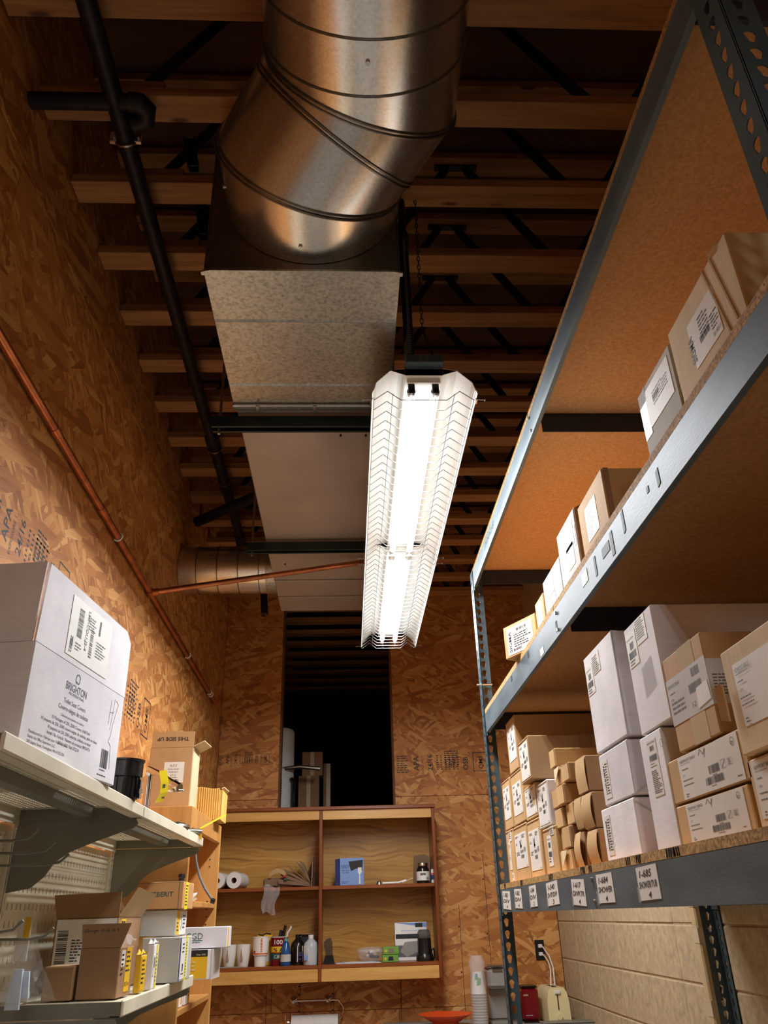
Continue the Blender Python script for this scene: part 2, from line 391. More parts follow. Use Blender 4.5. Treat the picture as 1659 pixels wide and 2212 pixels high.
# left wall: studs hidden behind OSB sheets
wl = struct('wall_left', MB().box(XL-.06, XL-.012, YB, 8.6, -H, 2.75), 'ply')
def osb_sheet(parent, mt, x0, x1, y0, y1, z0, z1): return part('osb_sheet', MB().cbox(x0, x1, y0, y1, z0, z1, .0015), mt, parent, True)
ys = [YB, -2.13, -.91, .31, 1.53, 2.75, 3.97, 5.19, YE]
for a, b in zip(ys, ys[1:]):
    for z0, z1 in ((-H, -.532), (-.53, 1.908), (1.91, 2.74)):
        sh = osb_sheet(wl, 'osb_yz', XL-.011, XL, a+.001, b-.001, z0, z1)
        if a == 1.53 and z0 == -.53: stamp_a = sh
        if a == 2.75 and z0 == -.53: stamp_b = sh
struct('wall_rear', MB().box(XL-.06, XR+.1, YB-.06, YB, -H, 2.75), 'osb_xz')
# right wall: painted concrete block, stack bond
wr = struct('wall_right', MB().box(XR+.0045, XR+.2, YB, 8.6, -H, 2.75), 'mortar')
part('plain_block_wall', MB().box(XR, XR+.004, YB, 1.56, -H, 2.75).box(XR, XR+.004, 1.56, YE, 1.18, 2.75).box(XR, XR+.004, 1.56, YE, -H, -1.08), 'block', wr, True)
bm_ = MB().cbox(XR, XR+.03, -.1985, .1985, -.0985, .0985, .004).mesh('concrete_block', 'block')
for i in range(10):
    for k in range(11):
        o = part('concrete_block', bm_, None, wr, True); o.location = (R.uniform(-.0012, .0012), YE-.2-.4*i-.005, -.162+.2032*(k-4)); 
# back wall with the dark opening above the cabinet
OX0, OX1, OZ0, OZ1 = -.476, .316, .5, 2.06
wb = struct('wall_back', MB().box(XL, OX0, YE+.013, YE+.10, -H, 2.75).box(OX1, XR, YE+.013, YE+.10, -H, 2.75).box(OX0, OX1, YE+.013, YE+.10, -H, OZ0), 'ply')
def bs(x0, x1, z0, z1): return osb_sheet(wb, 'osb_xz', x0+.001, x1-.001, YE, YE+.012, z0+.001, z1-.001)
bs(XL, OX0, .72, 1.94); bs(XL, OX0, 1.94, 2.72); bs(OX1, XR, .72, 1.94); bs(OX1, XR, 1.94, 2.72)
bs(XL, OX0, OZ0, .72); bs(OX1, XR, -.5, .72); bs(XL, OX0, -.5, OZ0); bs(OX0, OX1, -.5, OZ0)
bs(XL, -.36, -H, -.5); bs(-.36, .3, -H, -.5); bs(.3, XR, -H, -.5)
t1 = struct('trim_1', MB().box(OX0, OX0+.012, YE-.002, YE+.11, OZ0, 2.72), 'ply')     # cut edge of the opening
t2 = struct('trim_2', MB().box(OX1-.012, OX1, YE-.002, YE+.11, OZ0, 2.72), 'ply')
# dark room beyond the opening
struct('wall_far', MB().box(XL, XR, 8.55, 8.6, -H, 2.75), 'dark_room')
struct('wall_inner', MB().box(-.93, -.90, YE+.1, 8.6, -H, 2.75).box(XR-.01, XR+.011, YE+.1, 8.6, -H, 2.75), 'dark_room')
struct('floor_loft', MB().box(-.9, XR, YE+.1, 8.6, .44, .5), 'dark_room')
# pencil and nail lines on the back wall, mill stamps on the sheathing
fb = face_fn((0, YE, 0), (1, 0, 0), (0, 0, 1))
ik = Ink(1, 1)
for px, z0, z1 in ((575, -.95, -.35), (648, -.52, -.35), (721, -.52, -.35), (865, -.95, -.35), (1003, -.95, .05), (1066, -.9, .35)):
    x = at(px, 2150, 'y', YE).x
    ik.rect(x, z0, .003, z1-z0)
    for k in range(4): ik.rect(x-.012, z0+(z1-z0)*(k+.5)/4, .009, .009)
decal(wb, fb, 0, 0, 1, 1, None, ik, printing='nail_line')
def stamp(parent, fn, x, y, k, mirror=False):
    i = Ink(1, 1)
    i.text('APA', x, y, .055*k, rot=90, bold=True); i.text('24/16', x+.10*k, y, .05*k, rot=90, bold=True); i.text('EXPOSURE 1', x+.035*k, y-.02, .022*k, rot=90)
    for q in range(6): i.lines(x+.13*k+q*.03*k, y+.1*k, .016*k, 7, .016*k)
    i.text('OSB', x+.36*k, y, .05*k, rot=90, bold=True); i.frame(x+.40*k, y-.01, .1*k, .13*k, .005*k); i.text('QMS', x+.47*k, y+.005*k, .045*k, rot=90, bold=True)
    i.lines(x+.19*k, y+.13*k, .12*k, 9, .014*k); i.lines(x-.16*k, y+.1*k, .09*k, 8, .016*k)
    decal(parent, fn, 0, 0, 1, 1, None, i, printing='mill_stamp')
stamp(wb, fb, at(905, 1660, 'y', YE).x, at(905, 1665, 'y', YE).z, .95)
stamp(wb, fb, -.82, at(500, 1650, 'y', YE).z, .55)
fl = face_fn((XL, 0, 0), (0, 1, 0), (0, 0, 1))
stamp(wl, fl, 1.90, .90, .95); stamp(wl, fl, 3.0, .74, 1.2)

# ================================================================== ROOF TRUSSES
def make_truss():
    t = thing('roof_truss', 'open-web roof truss with pine chords and dark steel tube webs', 'truss', (0, 0, ZC), 'open-web roof trusses in a row overhead')
    part('bottom_chord', MB().cbox(XL+.002, XR-.002, 0, .088, 0, .038, .002), 'pine', t, True)
    part('top_chord', MB().cbox(XL+.002, XR-.002, 0, .088, .53, .568, .002), 'pine', t, True)
    part('bearing_block', MB().cbox(-.84, -.536, .006, .082, .0385, .0765, .002), 'block_wood', t, True)
    for top, bot in ((-.31, -.69), (-.31, .07), (.45, .07), (.45, .83), (1.21, .83)):
        s_ = 1 if bot > top else -1
        p0, p1 = Vector((top+s_*.03, .044, .535)), Vector((bot-s_*.05, .044, .036))
        if p0.x > XR-.05: continue
        part('web_tube', MB().tube([p0, p0+(p1-p0)*.06, p0+(p1-p0)*.94, p1], [.010, .017, .017, .010], 8), 'web_steel', t, True)
    for top in (-.31, .45): part('pin_plate', MB().box(top-.085, top+.085, .03, .058, .522, .5298), 'web_steel', t, True)
    return t
tr = make_truss()
TY = [1.501+.3075*k for k in range(-4, 23)]
for i, y in enumerate(TY):
    if abs(y-YE) < .12 or (y < YE+.12 and y+.088 > YE-.01): y = YE-.12
    o = tr if i == 0 else copy_tree(tr)
    o.location = (0, y, ZC)
    nth = ('first', 'second', 'third', 'fourth', 'fifth', 'sixth', 'seventh', 'eighth', 'ninth', 'tenth', 'eleventh', 'twelfth', 'thirteenth', 'fourteenth', 'fifteenth')
    if i < 3: o['label'] = 'open-web roof truss above the photographer, out of view'
    elif y < YE: o['label'] = nth[i-3]+' pine-chord roof truss down from top of the picture, steel tube webs'
    else: o['label'] = 'dim roof truss seen through the opening into the dark room'

# ================================================================== DUCTWORK
ZD, YP = 1.53, 1.564
RD = .24
def mitred(pts, r, n=56):
    pts = [Vector(p) for p in pts]; rings = []
    d = (pts[1]-pts[0]).normalized(); a = Vector((0, 0, 1)); a = (a-d*a.dot(d)).normalized(); b = d.cross(a)
    ring = [pts[0]+(a*math.cos(2*PI*i/n)+b*math.sin(2*PI*i/n))*r for i in range(n)]; rings.append(ring)
    for k in range(1, len(pts)):
        d = (pts[k]-pts[k-1]).normalized()
        nn = d if k == len(pts)-1 else (d+(pts[k+1]-pts[k]).normalized()).normalized()
        ring = [p+d*((pts[k]-p).dot(nn)/d.dot(nn)) for p in ring]; rings.append(ring)
    return rings
UP = Vector((.052, 0, 1.89)); CL = Vector((-.0875, 0, 1.80))
J0, J1 = Vector((UP.x, 1.268, UP.z)), Vector((CL.x, 1.44, CL.z))
axis_pts = [(UP.x, YB+.05, UP.z), (UP.x, -.6, UP.z), (UP.x, 1.01, UP.z), (UP.x, 1.14, UP.z), J0, J0.lerp(J1, .5), J1, (CL.x, YP-.002, CL.z)]
rg = mitred(axis_pts, RD)
du = thing('round_duct', 'large round galvanized duct with a segmented elbow dropping into the plenum', 'duct', (0, 1.2, 1.6))
nr = len(rg[0])
for i, nm in enumerate(('straight_pipe', 'straight_pipe', 'straight_pipe', 'elbow_end', 'elbow_gore', 'elbow_gore', 'collar')):
    part(nm, MB().add(rg[i]+rg[i+1], [(k, (k+1) % nr, nr+(k+1) % nr, nr+k) for k in range(nr)]), 'galvanized', du, ang=1.2)
for i in range(1, 7):
    r_ = rg[i]; c = sum(r_, Vector())/nr; dd = (Vector(axis_pts[i])-Vector(axis_pts[i-1])).normalized()
    if i in (4, 5, 6):
        for off in (-.0055, .0055): part('seam_bead', MB().tube([c+(p-c)*1.008+dd*off for p in r_], .0034, 6, True), 'galvanized_dark', du)
    else: part('seam_bead', MB().tube([c+(p-c)*1.002 for p in r_], .003, 6, True), 'galvanized_dark', du)
def on_pipe(cx, cz, y, ang, r=RD): return Vector((cx+r*math.sin(ang), y, cz-r*math.cos(ang)))
for (c, y, ang) in ((UP, 1.06, .0), (CL, YP-.06, -.12), (UP, .75, -1.25), (UP, .80, 1.3), (CL, YP-.1, -1.3), (CL, YP-.1, 1.2)):
    p = on_pipe(c.x, c.z, y, ang); nn = (p-Vector((c.x, y, c.z))).normalized()
    part('screw', MB().cyl(p-nn*.002, p+nn*.005, .006, 8), 'bright_steel', du)
# rectangular plenum and trunk
XD0, XD1, DH = -.375, .148, .54
pl = thing('duct_plenum', 'galvanized sheet metal plenum box with flanged corners under the elbow', 'duct', (XD0, YP, ZD))
Y1 = 2.19
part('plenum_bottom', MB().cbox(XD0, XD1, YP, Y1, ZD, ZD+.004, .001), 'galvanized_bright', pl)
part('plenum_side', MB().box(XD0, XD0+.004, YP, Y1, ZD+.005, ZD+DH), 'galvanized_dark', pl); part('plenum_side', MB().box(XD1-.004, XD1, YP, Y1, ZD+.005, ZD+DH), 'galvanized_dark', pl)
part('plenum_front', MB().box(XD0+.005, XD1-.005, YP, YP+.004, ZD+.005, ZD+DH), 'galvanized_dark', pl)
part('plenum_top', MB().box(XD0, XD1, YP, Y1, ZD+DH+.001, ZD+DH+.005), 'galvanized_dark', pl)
part('corner_flange', MB().prism([(XD0-.006, .0), (XD0+.02, -.006), (XD1-.02, -.006), (XD1+.006, 0), (XD1+.006, .012), (XD0-.006, .012)], lambda u, v, t: (u, YP+v-.006, ZD-.006+t), 0, .006), 'galvanized_bright', pl)
for y in (1.755, 2.06): part('cross_break', MB().prism([(-.006, 0), (0, -.004), (.006, 0)], lambda u, v, t: (t, y+u, ZD+v), XD0+.002, XD1-.002), 'galvanized_bright', pl)
part('drive_cleat', MB().cbox(XD0-.004, XD1+.004, Y1-.03, Y1, ZD-.012, ZD-.0005, .003), 'galvanized', pl)
for x in (-.30, -.11, .08): part('cleat_clip', MB().cbox(x, x+.012, Y1-.034, Y1+.004, ZD-.018, ZD-.012, .001), 'bright_steel', pl)
YD1 = 4.16
dk = thing('trunk_duct', 'smooth pale rectangular trunk duct running back to the wall', 'duct', (XD0, Y1, ZD))
part('duct_body', MB().cbox(XD0+.006, XD1-.006, Y1+.004, 3.36, ZD+.004, ZD+DH, .004), 'duct_paint', dk)
part('duct_end', MB().cbox(XD0+.004, XD1-.004, 3.362, YD1, ZD+.002, ZD+DH, .004), 'duct_paint', dk)
for y in (3.70, 3.93): part('standing_seam', MB().cbox(XD0+.006, XD1-.006, y, y+.008, ZD-.006, ZD+.002, .002), 'duct_paint', dk)
for x, y in ((-.02, 2.36), (.07, 2.36), (-.30, 3.5)): part('screw', MB().cyl((x, y, ZD+.006), (x, y, ZD-.003), .004, 8), 'black_matte', dk)
# round branch into the left wall
BY, BZ, BR = 3.96, 1.70, .1275
br = thing('branch_duct', 'short round galvanized branch duct entering the sheathed wall', 'duct', (-.64, BY, BZ))
xs = [XL+.002, -.80, -.69, -.58, -.47, XD0-.001]
for i, (a, b) in enumerate(zip(xs, xs[1:])):
    part('pipe_section', MB().cyl((a, BY, BZ), (b, BY, BZ), BR+.0008*i, 40, cap=False), 'galvanized', br)
    if i: part('seam_bead', MB().tube([(a, BY+(BR+.002)*math.cos(q*PI/18), BZ+(BR+.002)*math.sin(q*PI/18)) for q in range(36)], .003, 6, True), 'galvanized_dark', br)
part('foil_wrap', MB().cyl((-.435, BY, BZ), (XD0-.001, BY, BZ), BR+.0055, 40, cap=False), 'galvanized_bright', br)
# strut hangers under the trunk
def hanger(y, label):
    h = thing('duct_hanger', label, 'hanger', (-.1, y, ZD-.05), 'strut hangers carrying the trunk duct')
    z1 = ZD-.014; z0 = z1-.041; x0, x1 = -.452, .20
    prof = [(-.0205, 0), (-.0205, .041), (.0205, .041), (.0205, 0), (.011, 0), (.011, .003), (.018, .003), (.018, .0385), (-.018, .0385), (-.018, .003), (-.011, .003), (-.011, 0)]
    part('strut', MB().prism(prof, lambda u, v, t: (t, y+u, z0+v), x0, x1), 'strut_green', h)
    for x in (-.428, .168):
        part('threaded_rod', MB().cyl((x, y, z0-(.018 if x < 0 else .002)), (x, y, ZC+.50), .005, 10), 'bright_steel', h)
        part('nut', MB().cyl((x, y, z0+.031), (x, y, z0+.038), .010, 6), 'bright_steel', h)
hanger(2.235, 'dark green strut hanger on threaded rods nearer the round elbow')
hanger(3.235, 'dark green strut hanger on threaded rods nearer the back wall')

# ================================================================== PIPES
bp = thing('black_pipe', 'long black iron pipe hung below the trusses with couplings', 'pipe', (-.655, 1.5, 2.08))
PX, PZ = -.655, 2.095
part('pipe_run', MB().cyl((PX, YB+.02, PZ), (PX, 4.35, PZ), .027, 20), 'black_iron', bp)
for y in (3.28, 3.72): part('coupling', MB().lathe([(.0275, y-.05), (.034, y-.045), (.034, y+.04), (.0275, y+.05)], (PX, 0, PZ), 20, 'y', False), 'black_iron', bp)
for y in (3.335, 3.675): part('coupling_ring', MB().lathe([(.0275, y-.004), (.036, y-.004), (.036, y+.004), (.0275, y+.004)], (PX, 0, PZ), 20, 'y', False), 'bright_steel', bp)
part('end_elbow', MB().tube([(PX, 4.33, PZ), (PX, 4.40, PZ-.01), (PX+.01, 4.44, PZ-.06), (PX+.01, 4.45, PZ-.12)], .032, 16), 'black_iron', bp)
part('branch_run', MB().cyl((XL+.004, 1.478, PZ+.0), (-.60, 1.478, PZ+.0), .024, 18), 'black_iron', bp)
part('branch_elbow', MB().tube([(-.615, 1.478, PZ), (-.585, 1.482, PZ), (-.572, 1.50, PZ), (-.58, 1.53, PZ), (-.62, 1.545, PZ)], .029, 16), 'black_iron', bp)
cl = [(PX+.031*math.cos(a), 1.60, PZ+.031*math.sin(a)) for a in [PI*.95+PI*1.1*i/12 for i in range(13)]]
part('clamp_band', MB().tube(cl, .005, 8), 'bright_steel', bp)
for sx in (-1, 1):
    part('clamp_ear', MB().cbox(PX+sx*.036-.012, PX+sx*.036+.012, 1.594, 1.606, PZ-.016, PZ+.028, .002), 'bright_steel', bp)
    part('clamp_bolt', MB().cyl((PX+sx*.036, 1.588, PZ), (PX+sx*.036, 1.615, PZ), .006, 6), 'bright_steel', bp)
for i, y in enumerate(TY):            # bright hanger straps where the pipe passes under each chord
    if .9 < y < 4.2: part('strap', MB().cbox(PX-.040, PX-.033, y+.002, y+.086, ZC-.03, ZC-.001, .001), 'white_enamel', bp)
dv = thing('vent_pipe', 'black pipe slanting off through the trusses beside the trunk duct', 'pipe', (-.6, 4.0, 2.06))
part('pipe_run', MB().tube([at(425, 1128, 'z', 2.0), at(500, 1095, 'z', 2.02), at(560, 1070, 'z', 2.025)], .03, 14), 'black_iron', dv)
dn = thing('drop_pipe', 'short black pipe stub with a bright ring under the branch duct', 'pipe', (-.55, 4.9, 1.9))
q0, q1 = at(562, 1285, 'y', 5.15), at(572, 1330, 'y', 5.15)
part('pipe_run', MB().cyl(q0+Vector((0,0,.3)), q1, .024, 16), 'black_iron', dn); part('ring', MB().cyl(q1+Vector((0,0,.012)), q1, .028, 16), 'bright_steel', dn)
cp = thing('copper_pipe', 'copper water pipe strapped along the sheathed left wall', 'pipe', (-.875, 3.0, 1.31))
def cpt(y): return Vector((-.876, y, 1.334+(y-1.59)*(1.286-1.334)/3.61))
part('pipe_run', MB().cyl(cpt(-2.5), cpt(5.2), .0135, 16), 'copper', cp)
part('end_cap', MB().cyl(cpt(5.15), cpt(5.22), .016, 14), 'copper', cp)
for y in (2.52, 2.74, 3.30, 3.9, 4.95, 2.02):
    if y in (2.52, 3.9, 2.02): part('coupling', MB().cyl(cpt(y-.02), cpt(y+.02), .0155, 16), 'copper', cp)
    elif y == 3.30: part('tee', MB().cyl(cpt(y-.03), cpt(y+.03), .017, 16).cyl(cpt(y), cpt(y)+Vector((.035, 0, .004)), .016, 16), 'copper', cp)
    else:
        part('pipe_strap', MB().tube([cpt(y)+Vector((.016*math.cos(a), 0, .016*math.sin(a))) for a in [-PI*.75+PI*1.5*i/10 for i in range(11)]], .004, 6), 'white_enamel', cp)
for y in (4.2, 5.0): part('pipe_strap', MB().tube([cpt(y)+Vector((.016*math.cos(a), 0, .016*math.sin(a))) for a in [-PI*.75+PI*1.5*i/10 for i in range(11)]], .004, 6), 'white_enamel', cp)
e = at(787, 1214, 'y', 3.42); e2 = e+(e-cpt(3.3))*.06
part('cross_pipe', MB().cyl(cpt(3.3)+Vector((.02, 0, .003)), e2, .0125, 16), 'copper', cp)
# strut brackets clamped between trusses left of the elbow
for (px, py, px2, py2, yy, nm) in ((402, 305, 422, 373, 1.919, 'nearer'), (428, 437, 442, 520, 2.2265, 'farther')):
    a = at(px+8, py, 'y', yy); b = at(px2-2, py2, 'y', yy)
    sb = thing('slotted_strut', f'slotted dark strut upright between trusses left of elbow, the {nm} one', 'strut', b)
    part('channel', MB().prism([(-.02, 0), (.02, 0), (.02, .035), (.016, .035), (.016, .004), (-.016, .004), (-.016, .035), (-.02, .035)], lambda u, v, t: tuple(b.lerp(a, t)+Vector((u, -v*0.6, 0))), 0, 1), 'strut_green', sb)
    for k in range(3): part('rung', MB().box(-.016, .016, -.02, -.016, -.008, .008, Matrix.Translation(b.lerp(a, .12+.38*k))), 'strut_green', sb)

# ================================================================== FLUORESCENT FIXTURE
def make_fixture(root_label, cx, y0, z0, power=1.0):
    fx = thing('shop_light', root_label, 'light fixture', (cx, y0, z0))
    L = 2.44; h1 = L/2
    def P(name, mb, mt, parent=None, **k): return part(name, mb, mt, parent or fx, True, **k)
    prof = [(-.1545, 0), (-.152, .012), (-.150, .012), (-.142, .040), (-.100, .083), (-.058, .090), (-.055, .066), (.055, .066), (.058, .090), (.100, .083), (.142, .040), (.150, .012), (.152, .012), (.1545, 0)]
    out = [(x*1.01, z+.002) for x, z in prof]
    for a, b in ((0, h1-.002), (h1+.002, L)):
        P('reflector', MB().prism(prof+out[::-1], lambda u, v, t: (u, t, v), a, b), 'white_enamel', smooth=False)
    P('ballast_channel', MB().cbox(-.054, .054, 0, L, .0905, .114, .002), 'grey_metal')
    eb = P('junction_box', MB().cbox(-.055, .057, -.03, .03, .092, .122, .002), 'rack_paint')
    P('knockout', MB().lathe([(.011, -.0305), (.013, -.0305)], (0, 0, .107), 20, 'y', False), 'grey_metal', eb)
    for (a, b) in ((.03, h1-.025), (h1+.025, L-.03)):
        for sx in (-.036, .036):
            P('tube', MB().cyl((sx, a+.012, .036), (sx, b-.012, .036), .013, 14), 'tube_glow')
            la = bpy.data.lights.new('tube_lamp', 'AREA'); la.shape = 'RECTANGLE'; la.size = .026; la.size_y = b-a-.03; la.energy = TUBE_POWER*power; la.color = (.96, .98, 1.0)
            lo = bpy.data.objects.new('tube_lamp', la); link(lo, fx); lo.location = (sx, (a+b)/2, .0222)
            for yy, s_ in ((a, 1), (b, -1)):
                k = P('lamp_holder', MB().cbox(sx-.010, sx+.010, yy-.007, yy+.007, .02, .066, .002), 'black_plastic' if yy == a and a < .1 else 'white_plastic')
                P('tube_cap', MB().cyl((sx, yy+s_*.007, .036), (sx, yy+s_*.022, .036), .0135, 14), 'bright_steel', k)
    P('socket_bar', MB().cbox(-.05, .05, .012, .02, .05, .066, .001), 'white_enamel'); P('centre_bar', MB().cbox(-.06, .06, h1-.012, h1+.012, .05, .066, .001), 'white_enamel')
    for i, y in enumerate((.035, .55, h1-.03, h1+.03, L-.03)):
        for sx in (-1, 1):
            c = P('guard_clip', MB().cbox(sx*.156-.003, sx*.156+.003, y-.012, y+.012, -.004, .016, .001), 'bright_steel')
            if i != 1: P('clip_screw', MB().cyl((sx*.156, y, .004), (sx*.182, y, .004), .0016, 6).cyl((sx*.180, y, .004), (sx*.183, y, .004), .005, 8), 'bright_steel', c)
    g = P('wire_guard', MB().tube([(-.149, .02, .001), (-.149, L-.01, .001)], .0015, 6), 'wire_grey')
    for x in (-.092, -.034, .034, .092, .149):
        z = .001 if abs(x) > .14 or abs(x) < .07 else .0015+.032*(1-abs(abs(x)-.108)/.040)
        P('long_wire', MB().tube([(x, .03, z), (x, L-.005, z)], .0014, 6), 'wire_grey', g)
    wm = MB().tube([(-.149, 0, 0), (-.108, 0, .032), (-.068, 0, 0), (.068, 0, 0), (.108, 0, .032), (.149, 0, 0)], .0015, 6).mesh('cross_wire', 'wire_grey')
    n = 48
    for i in range(n):
        o = P('cross_wire', wm, None, g); o.location = (0, .03+(L-.035)*i/(n-1), -.001)
    return fx
FX, FY, FZ = .2315, 1.868, 1.356
make_fixture('long white two-lamp-wide fluorescent shop light with wire guard, lit', FX, FY, FZ)
make_fixture('second lit shop light hung in line behind the photographer', FX, -3.35, FZ, .6)      # next in the row, out of frame
for y in (-3.2, -1.1):
    c3 = thing('light_chain', 'thin black chain of the shop light behind the photographer, at y %d' % (y*10), 'chain', (FX, y, FZ+.122)); c3['label'] = 'thin black chain at the %s end of the shop light behind the photographer' % ('far' if y < -2 else 'near')
    part('wire', MB().cyl((FX, y, FZ+.116), (FX, y, 2.74), .003, 6), 'black_iron', c3)
# flexible conduit and chain from the near end of the light
fc = thing('flexible_conduit', 'ribbed dark flexible conduit and rigid riser feeding the shop light', 'conduit', (FX-.035, FY, FZ+.122))
cx, cy = FX-.04, FY-.0
pr = []
z = FZ+.1225
while z < 1.98: pr += [(.0125, z), (.0155, z+.004), (.0125, z+.008)]; z += .0085
part('flex_hose', MB().lathe(pr, (cx, cy, 0), 14, 'z'), 'black_plastic', fc)
part('riser', MB().cyl((cx, cy, 1.985), (cx, cy+.02, 2.74), .012, 14), 'black_iron', fc); part('fitting', MB().cyl((cx, cy, 1.965), (cx, cy, 2.0), .018, 8), 'black_iron', fc)
ch = thing('light_chain', 'thin black link chain holding the near end of the shop light', 'chain', (FX+.02, FY, FZ+.122))
lk = MB().tube([(.0045*math.cos(a)*1.0, 0, .0045*math.sin(a)+(.006 if math.sin(a) > 0 else -.006)) for a in [2*PI*i/12 for i in range(12)]], .0014, 6, True).mesh('link', 'black_iron')
def chain(pts):
    n = 0
    for a, b in zip(pts, pts[1:]):
        a, b = Vector(a), Vector(b); L = (b-a).length; k = int(L/.0185); d = (b-a).normalized()
        for i in range(k):
            o = part('link', lk, None, ch, True); q = Vector((0, 0, 1)).rotation_difference(d).to_matrix().to_4x4() @ Matrix.Rotation((n % 2)*PI/2, 4, 'Z')
            o.matrix_local = Matrix.Translation(a+d*(i+.5)*.0185-ch.location) @ q; n += 1
chain([(FX+.036, FY+.005, FZ+.124), (FX+.004, FY+.003, FZ+.25), (FX+.008, FY, 2.22)])
part('hook', MB().tube([(FX+.008, FY, 2.22), (FX+.012, FY, 2.235), (FX+.008, FY, 2.25), (FX+.008, FY, 2.74)], .002, 6), 'black_iron', ch)
part('end_ring', MB().tube([(FX+.036+.008*math.cos(a), FY+.005, FZ+.130+.008*math.sin(a)) for a in [2*PI*i/12 for i in range(12)]], .002, 6, True), 'black_iron', ch)
c2 = thing('light_chain', 'thin black link chain at the far end of the shop light', 'chain', (FX, 4.2, FZ+.122))
part('wire', MB().cyl((FX, 4.2, FZ+.116), (FX, 4.2, 2.74), .003, 6), 'black_iron', c2)

# ================================================================== STORAGE RACK (right)
RX0, RX1, RY0, RY1 = .54, 1.283, .64, 3.165
rk = thing('storage_rack', 'grey-blue steel storage rack with particle board shelves along block wall', 'rack', (.9, 1.9, -H))
KEY = [(.009*math.cos(a), .004+.009*math.sin(a)) for a in [0, .6, 1.2, PI/2, 1.94, 2.54, PI]]+[(-.0065, -.003), (-.0045, -.012), (0, -.0145), (.0045, -.012), (.0065, -.003)]
PT = .0381; NP = 74; PZ0 = -H+.002
vs_p = [(PZ0+PT*i, PZ0+PT*(i+1)) for i in range(NP)]
def post(x, y, sx, sy, label=None):     # corner of the angle at x, y; legs reach towards sx along x and sy along y
    A = MB().holed(lambda u, v, t: (x+sx*t, y+sy*u, v), [(.001, .056)], vs_p, KEY, .0025)
    A.holed(lambda u, v, t: (x+sx*u, y+sy*t, v), [(.001, .050)], vs_p, KEY, .0025)
    A.box(min(x, x+sx*.0025), max(x, x+sx*.0025), min(y, y+sy*.0025), max(y, y+sy*.0025), PZ0, PZ0+PT*NP)
    return part('post', A, 'rack_paint', rk, smooth=False)
post(RX0, RY0, 1, 1); post(RX0, RY1, 1, -1); post(RX1+.047, RY0, -1, 1); post(RX1+.047, RY1, -1, -1)
LV = (('lower', .001, .073), ('middle', .630, .702), ('top', 1.240, 1.312))
BX = RX0+.003; TB = .018
for nm, z0, z1 in LV:
    for x, s_ in ((BX, 1), (RX1+.044, -1)):
        prof = [(0, 0), (.012, 0), (.012, .003), (.003, .003), (.003, z1-z0-.003), (.030, z1-z0-.003), (.030, z1-z0), (0, z1-z0)]
        bm2 = part('beam', MB().prism(prof, lambda u, v, t: (x+s_*u, t, z0+v), .70, 3.105), 'beam_paint', rk)
        for y in (.64, 3.163):
            ye = (.643, .70) if y < 1 else (3.105, 3.162)
            part('beam_end', MB().cbox(min(x, x+s_*.004), max(x, x+s_*.004), ye[0], ye[1], z0-.012, z1, .001), 'beam_paint', bm2, True)
        if s_ == 1:
            for zz in (.2, .82):
                for yy in (1.905, 1.925) if nm == 'x' else (1.91,): part('bolt', MB().cyl((x, yy, z0+(z1-z0)*zz), (x-.004, yy, z0+(z1-z0)*zz), .005, 8), 'bright_steel', bm2, True)
    for y in (1.905, 3.085, .72):
        part('cross_bar', MB().prism([(-.002, 0), (.045, 0), (.045, .003), (.001, .003), (.001, -.062), (-.002, -.062)], lambda u, v, t: (t, y+u, z1-.0035+v), BX+.032, RX1+.012), 'rack_dark', rk)
    for k, (a, b) in enumerate(((.645, 1.93), (1.932, 3.16))):
        part('shelf_board', MB().cbox(BX+.004, RX1+.043, a, b, z1+.0005, z1+TB, .001), 'board_face', rk)
        part('board_edge', MB().box(BX+.0005, BX+.0038, a+.001, b-.001, z1+.001, z1+TB-.0005), 'board_edge', rk)
for zz in (-1.2,):
    for y in (RY0+.004, RY1-.006):
        part('side_brace', MB().box(RX0+.004, RX1+.043, y, y+.002, zz, zz+.03), 'rack_dark', rk)
part('clevis_pin', MB().cyl((RX0-.014, RY1-.02, .83), (RX0+.05, RY1-.02, .83), .004, 8), 'bright_steel', rk)
# marks, torn tape and hand-written cards on the beams
ff = face_fn((BX, 0, 0), (0, -1, 0), (0, 0, 1))      # u = -y
def marks(lst, z0, mt, nm):
    for (y, z, w_, h_, sk) in lst:
        part(nm, MB().prism([(-y, z), (-y+w_, z+sk), (-y+w_, z+h_+sk), (-y, z+h_)], ff, .0002, .0008), mt, rk)
marks([(1.56, .645, .012, .045, 0), (1.50, .66, .05, .022, 0), (1.44, .64, .016, .052, .0), (1.36, .652, .012, .045, .004), (1.93, .643, .014, .028, 0), (2.28, .68, .02, .018, 0), (2.55, .682, .02, .016, 0), (1.17, .65, .012, .03, .004), (1.22, .665, .01, .012, 0)], 0, 'black_matte', 'tape_scrap')
marks([(1.66, .66, .045, .03, 0), (2.12, .635, .04, .02, 0)], 0, 'white_paper', 'sticker')
fe = face_fn((BX+.0005, 0, 0), (0, -1, 0), (0, 0, 1))
for y, n in ((3.02, 3), (2.73, 4), (2.33, 5), (2.0, 4), (1.93, 3), (1.66, 3), (1.60, 3), (1.44, 4), (1.405, 3)):
    i = Ink(1, 1)
    for k in range(n):
        for q in range(3): i.line([(-y+.010*k+R.uniform(0, .006), .0755), (-y+.010*k+R.uniform(0, .008), .0895)], .0035)
    decal(rk, fe, 0, 0, 1, 1, None, i, printing='marker_scribble', local=False)
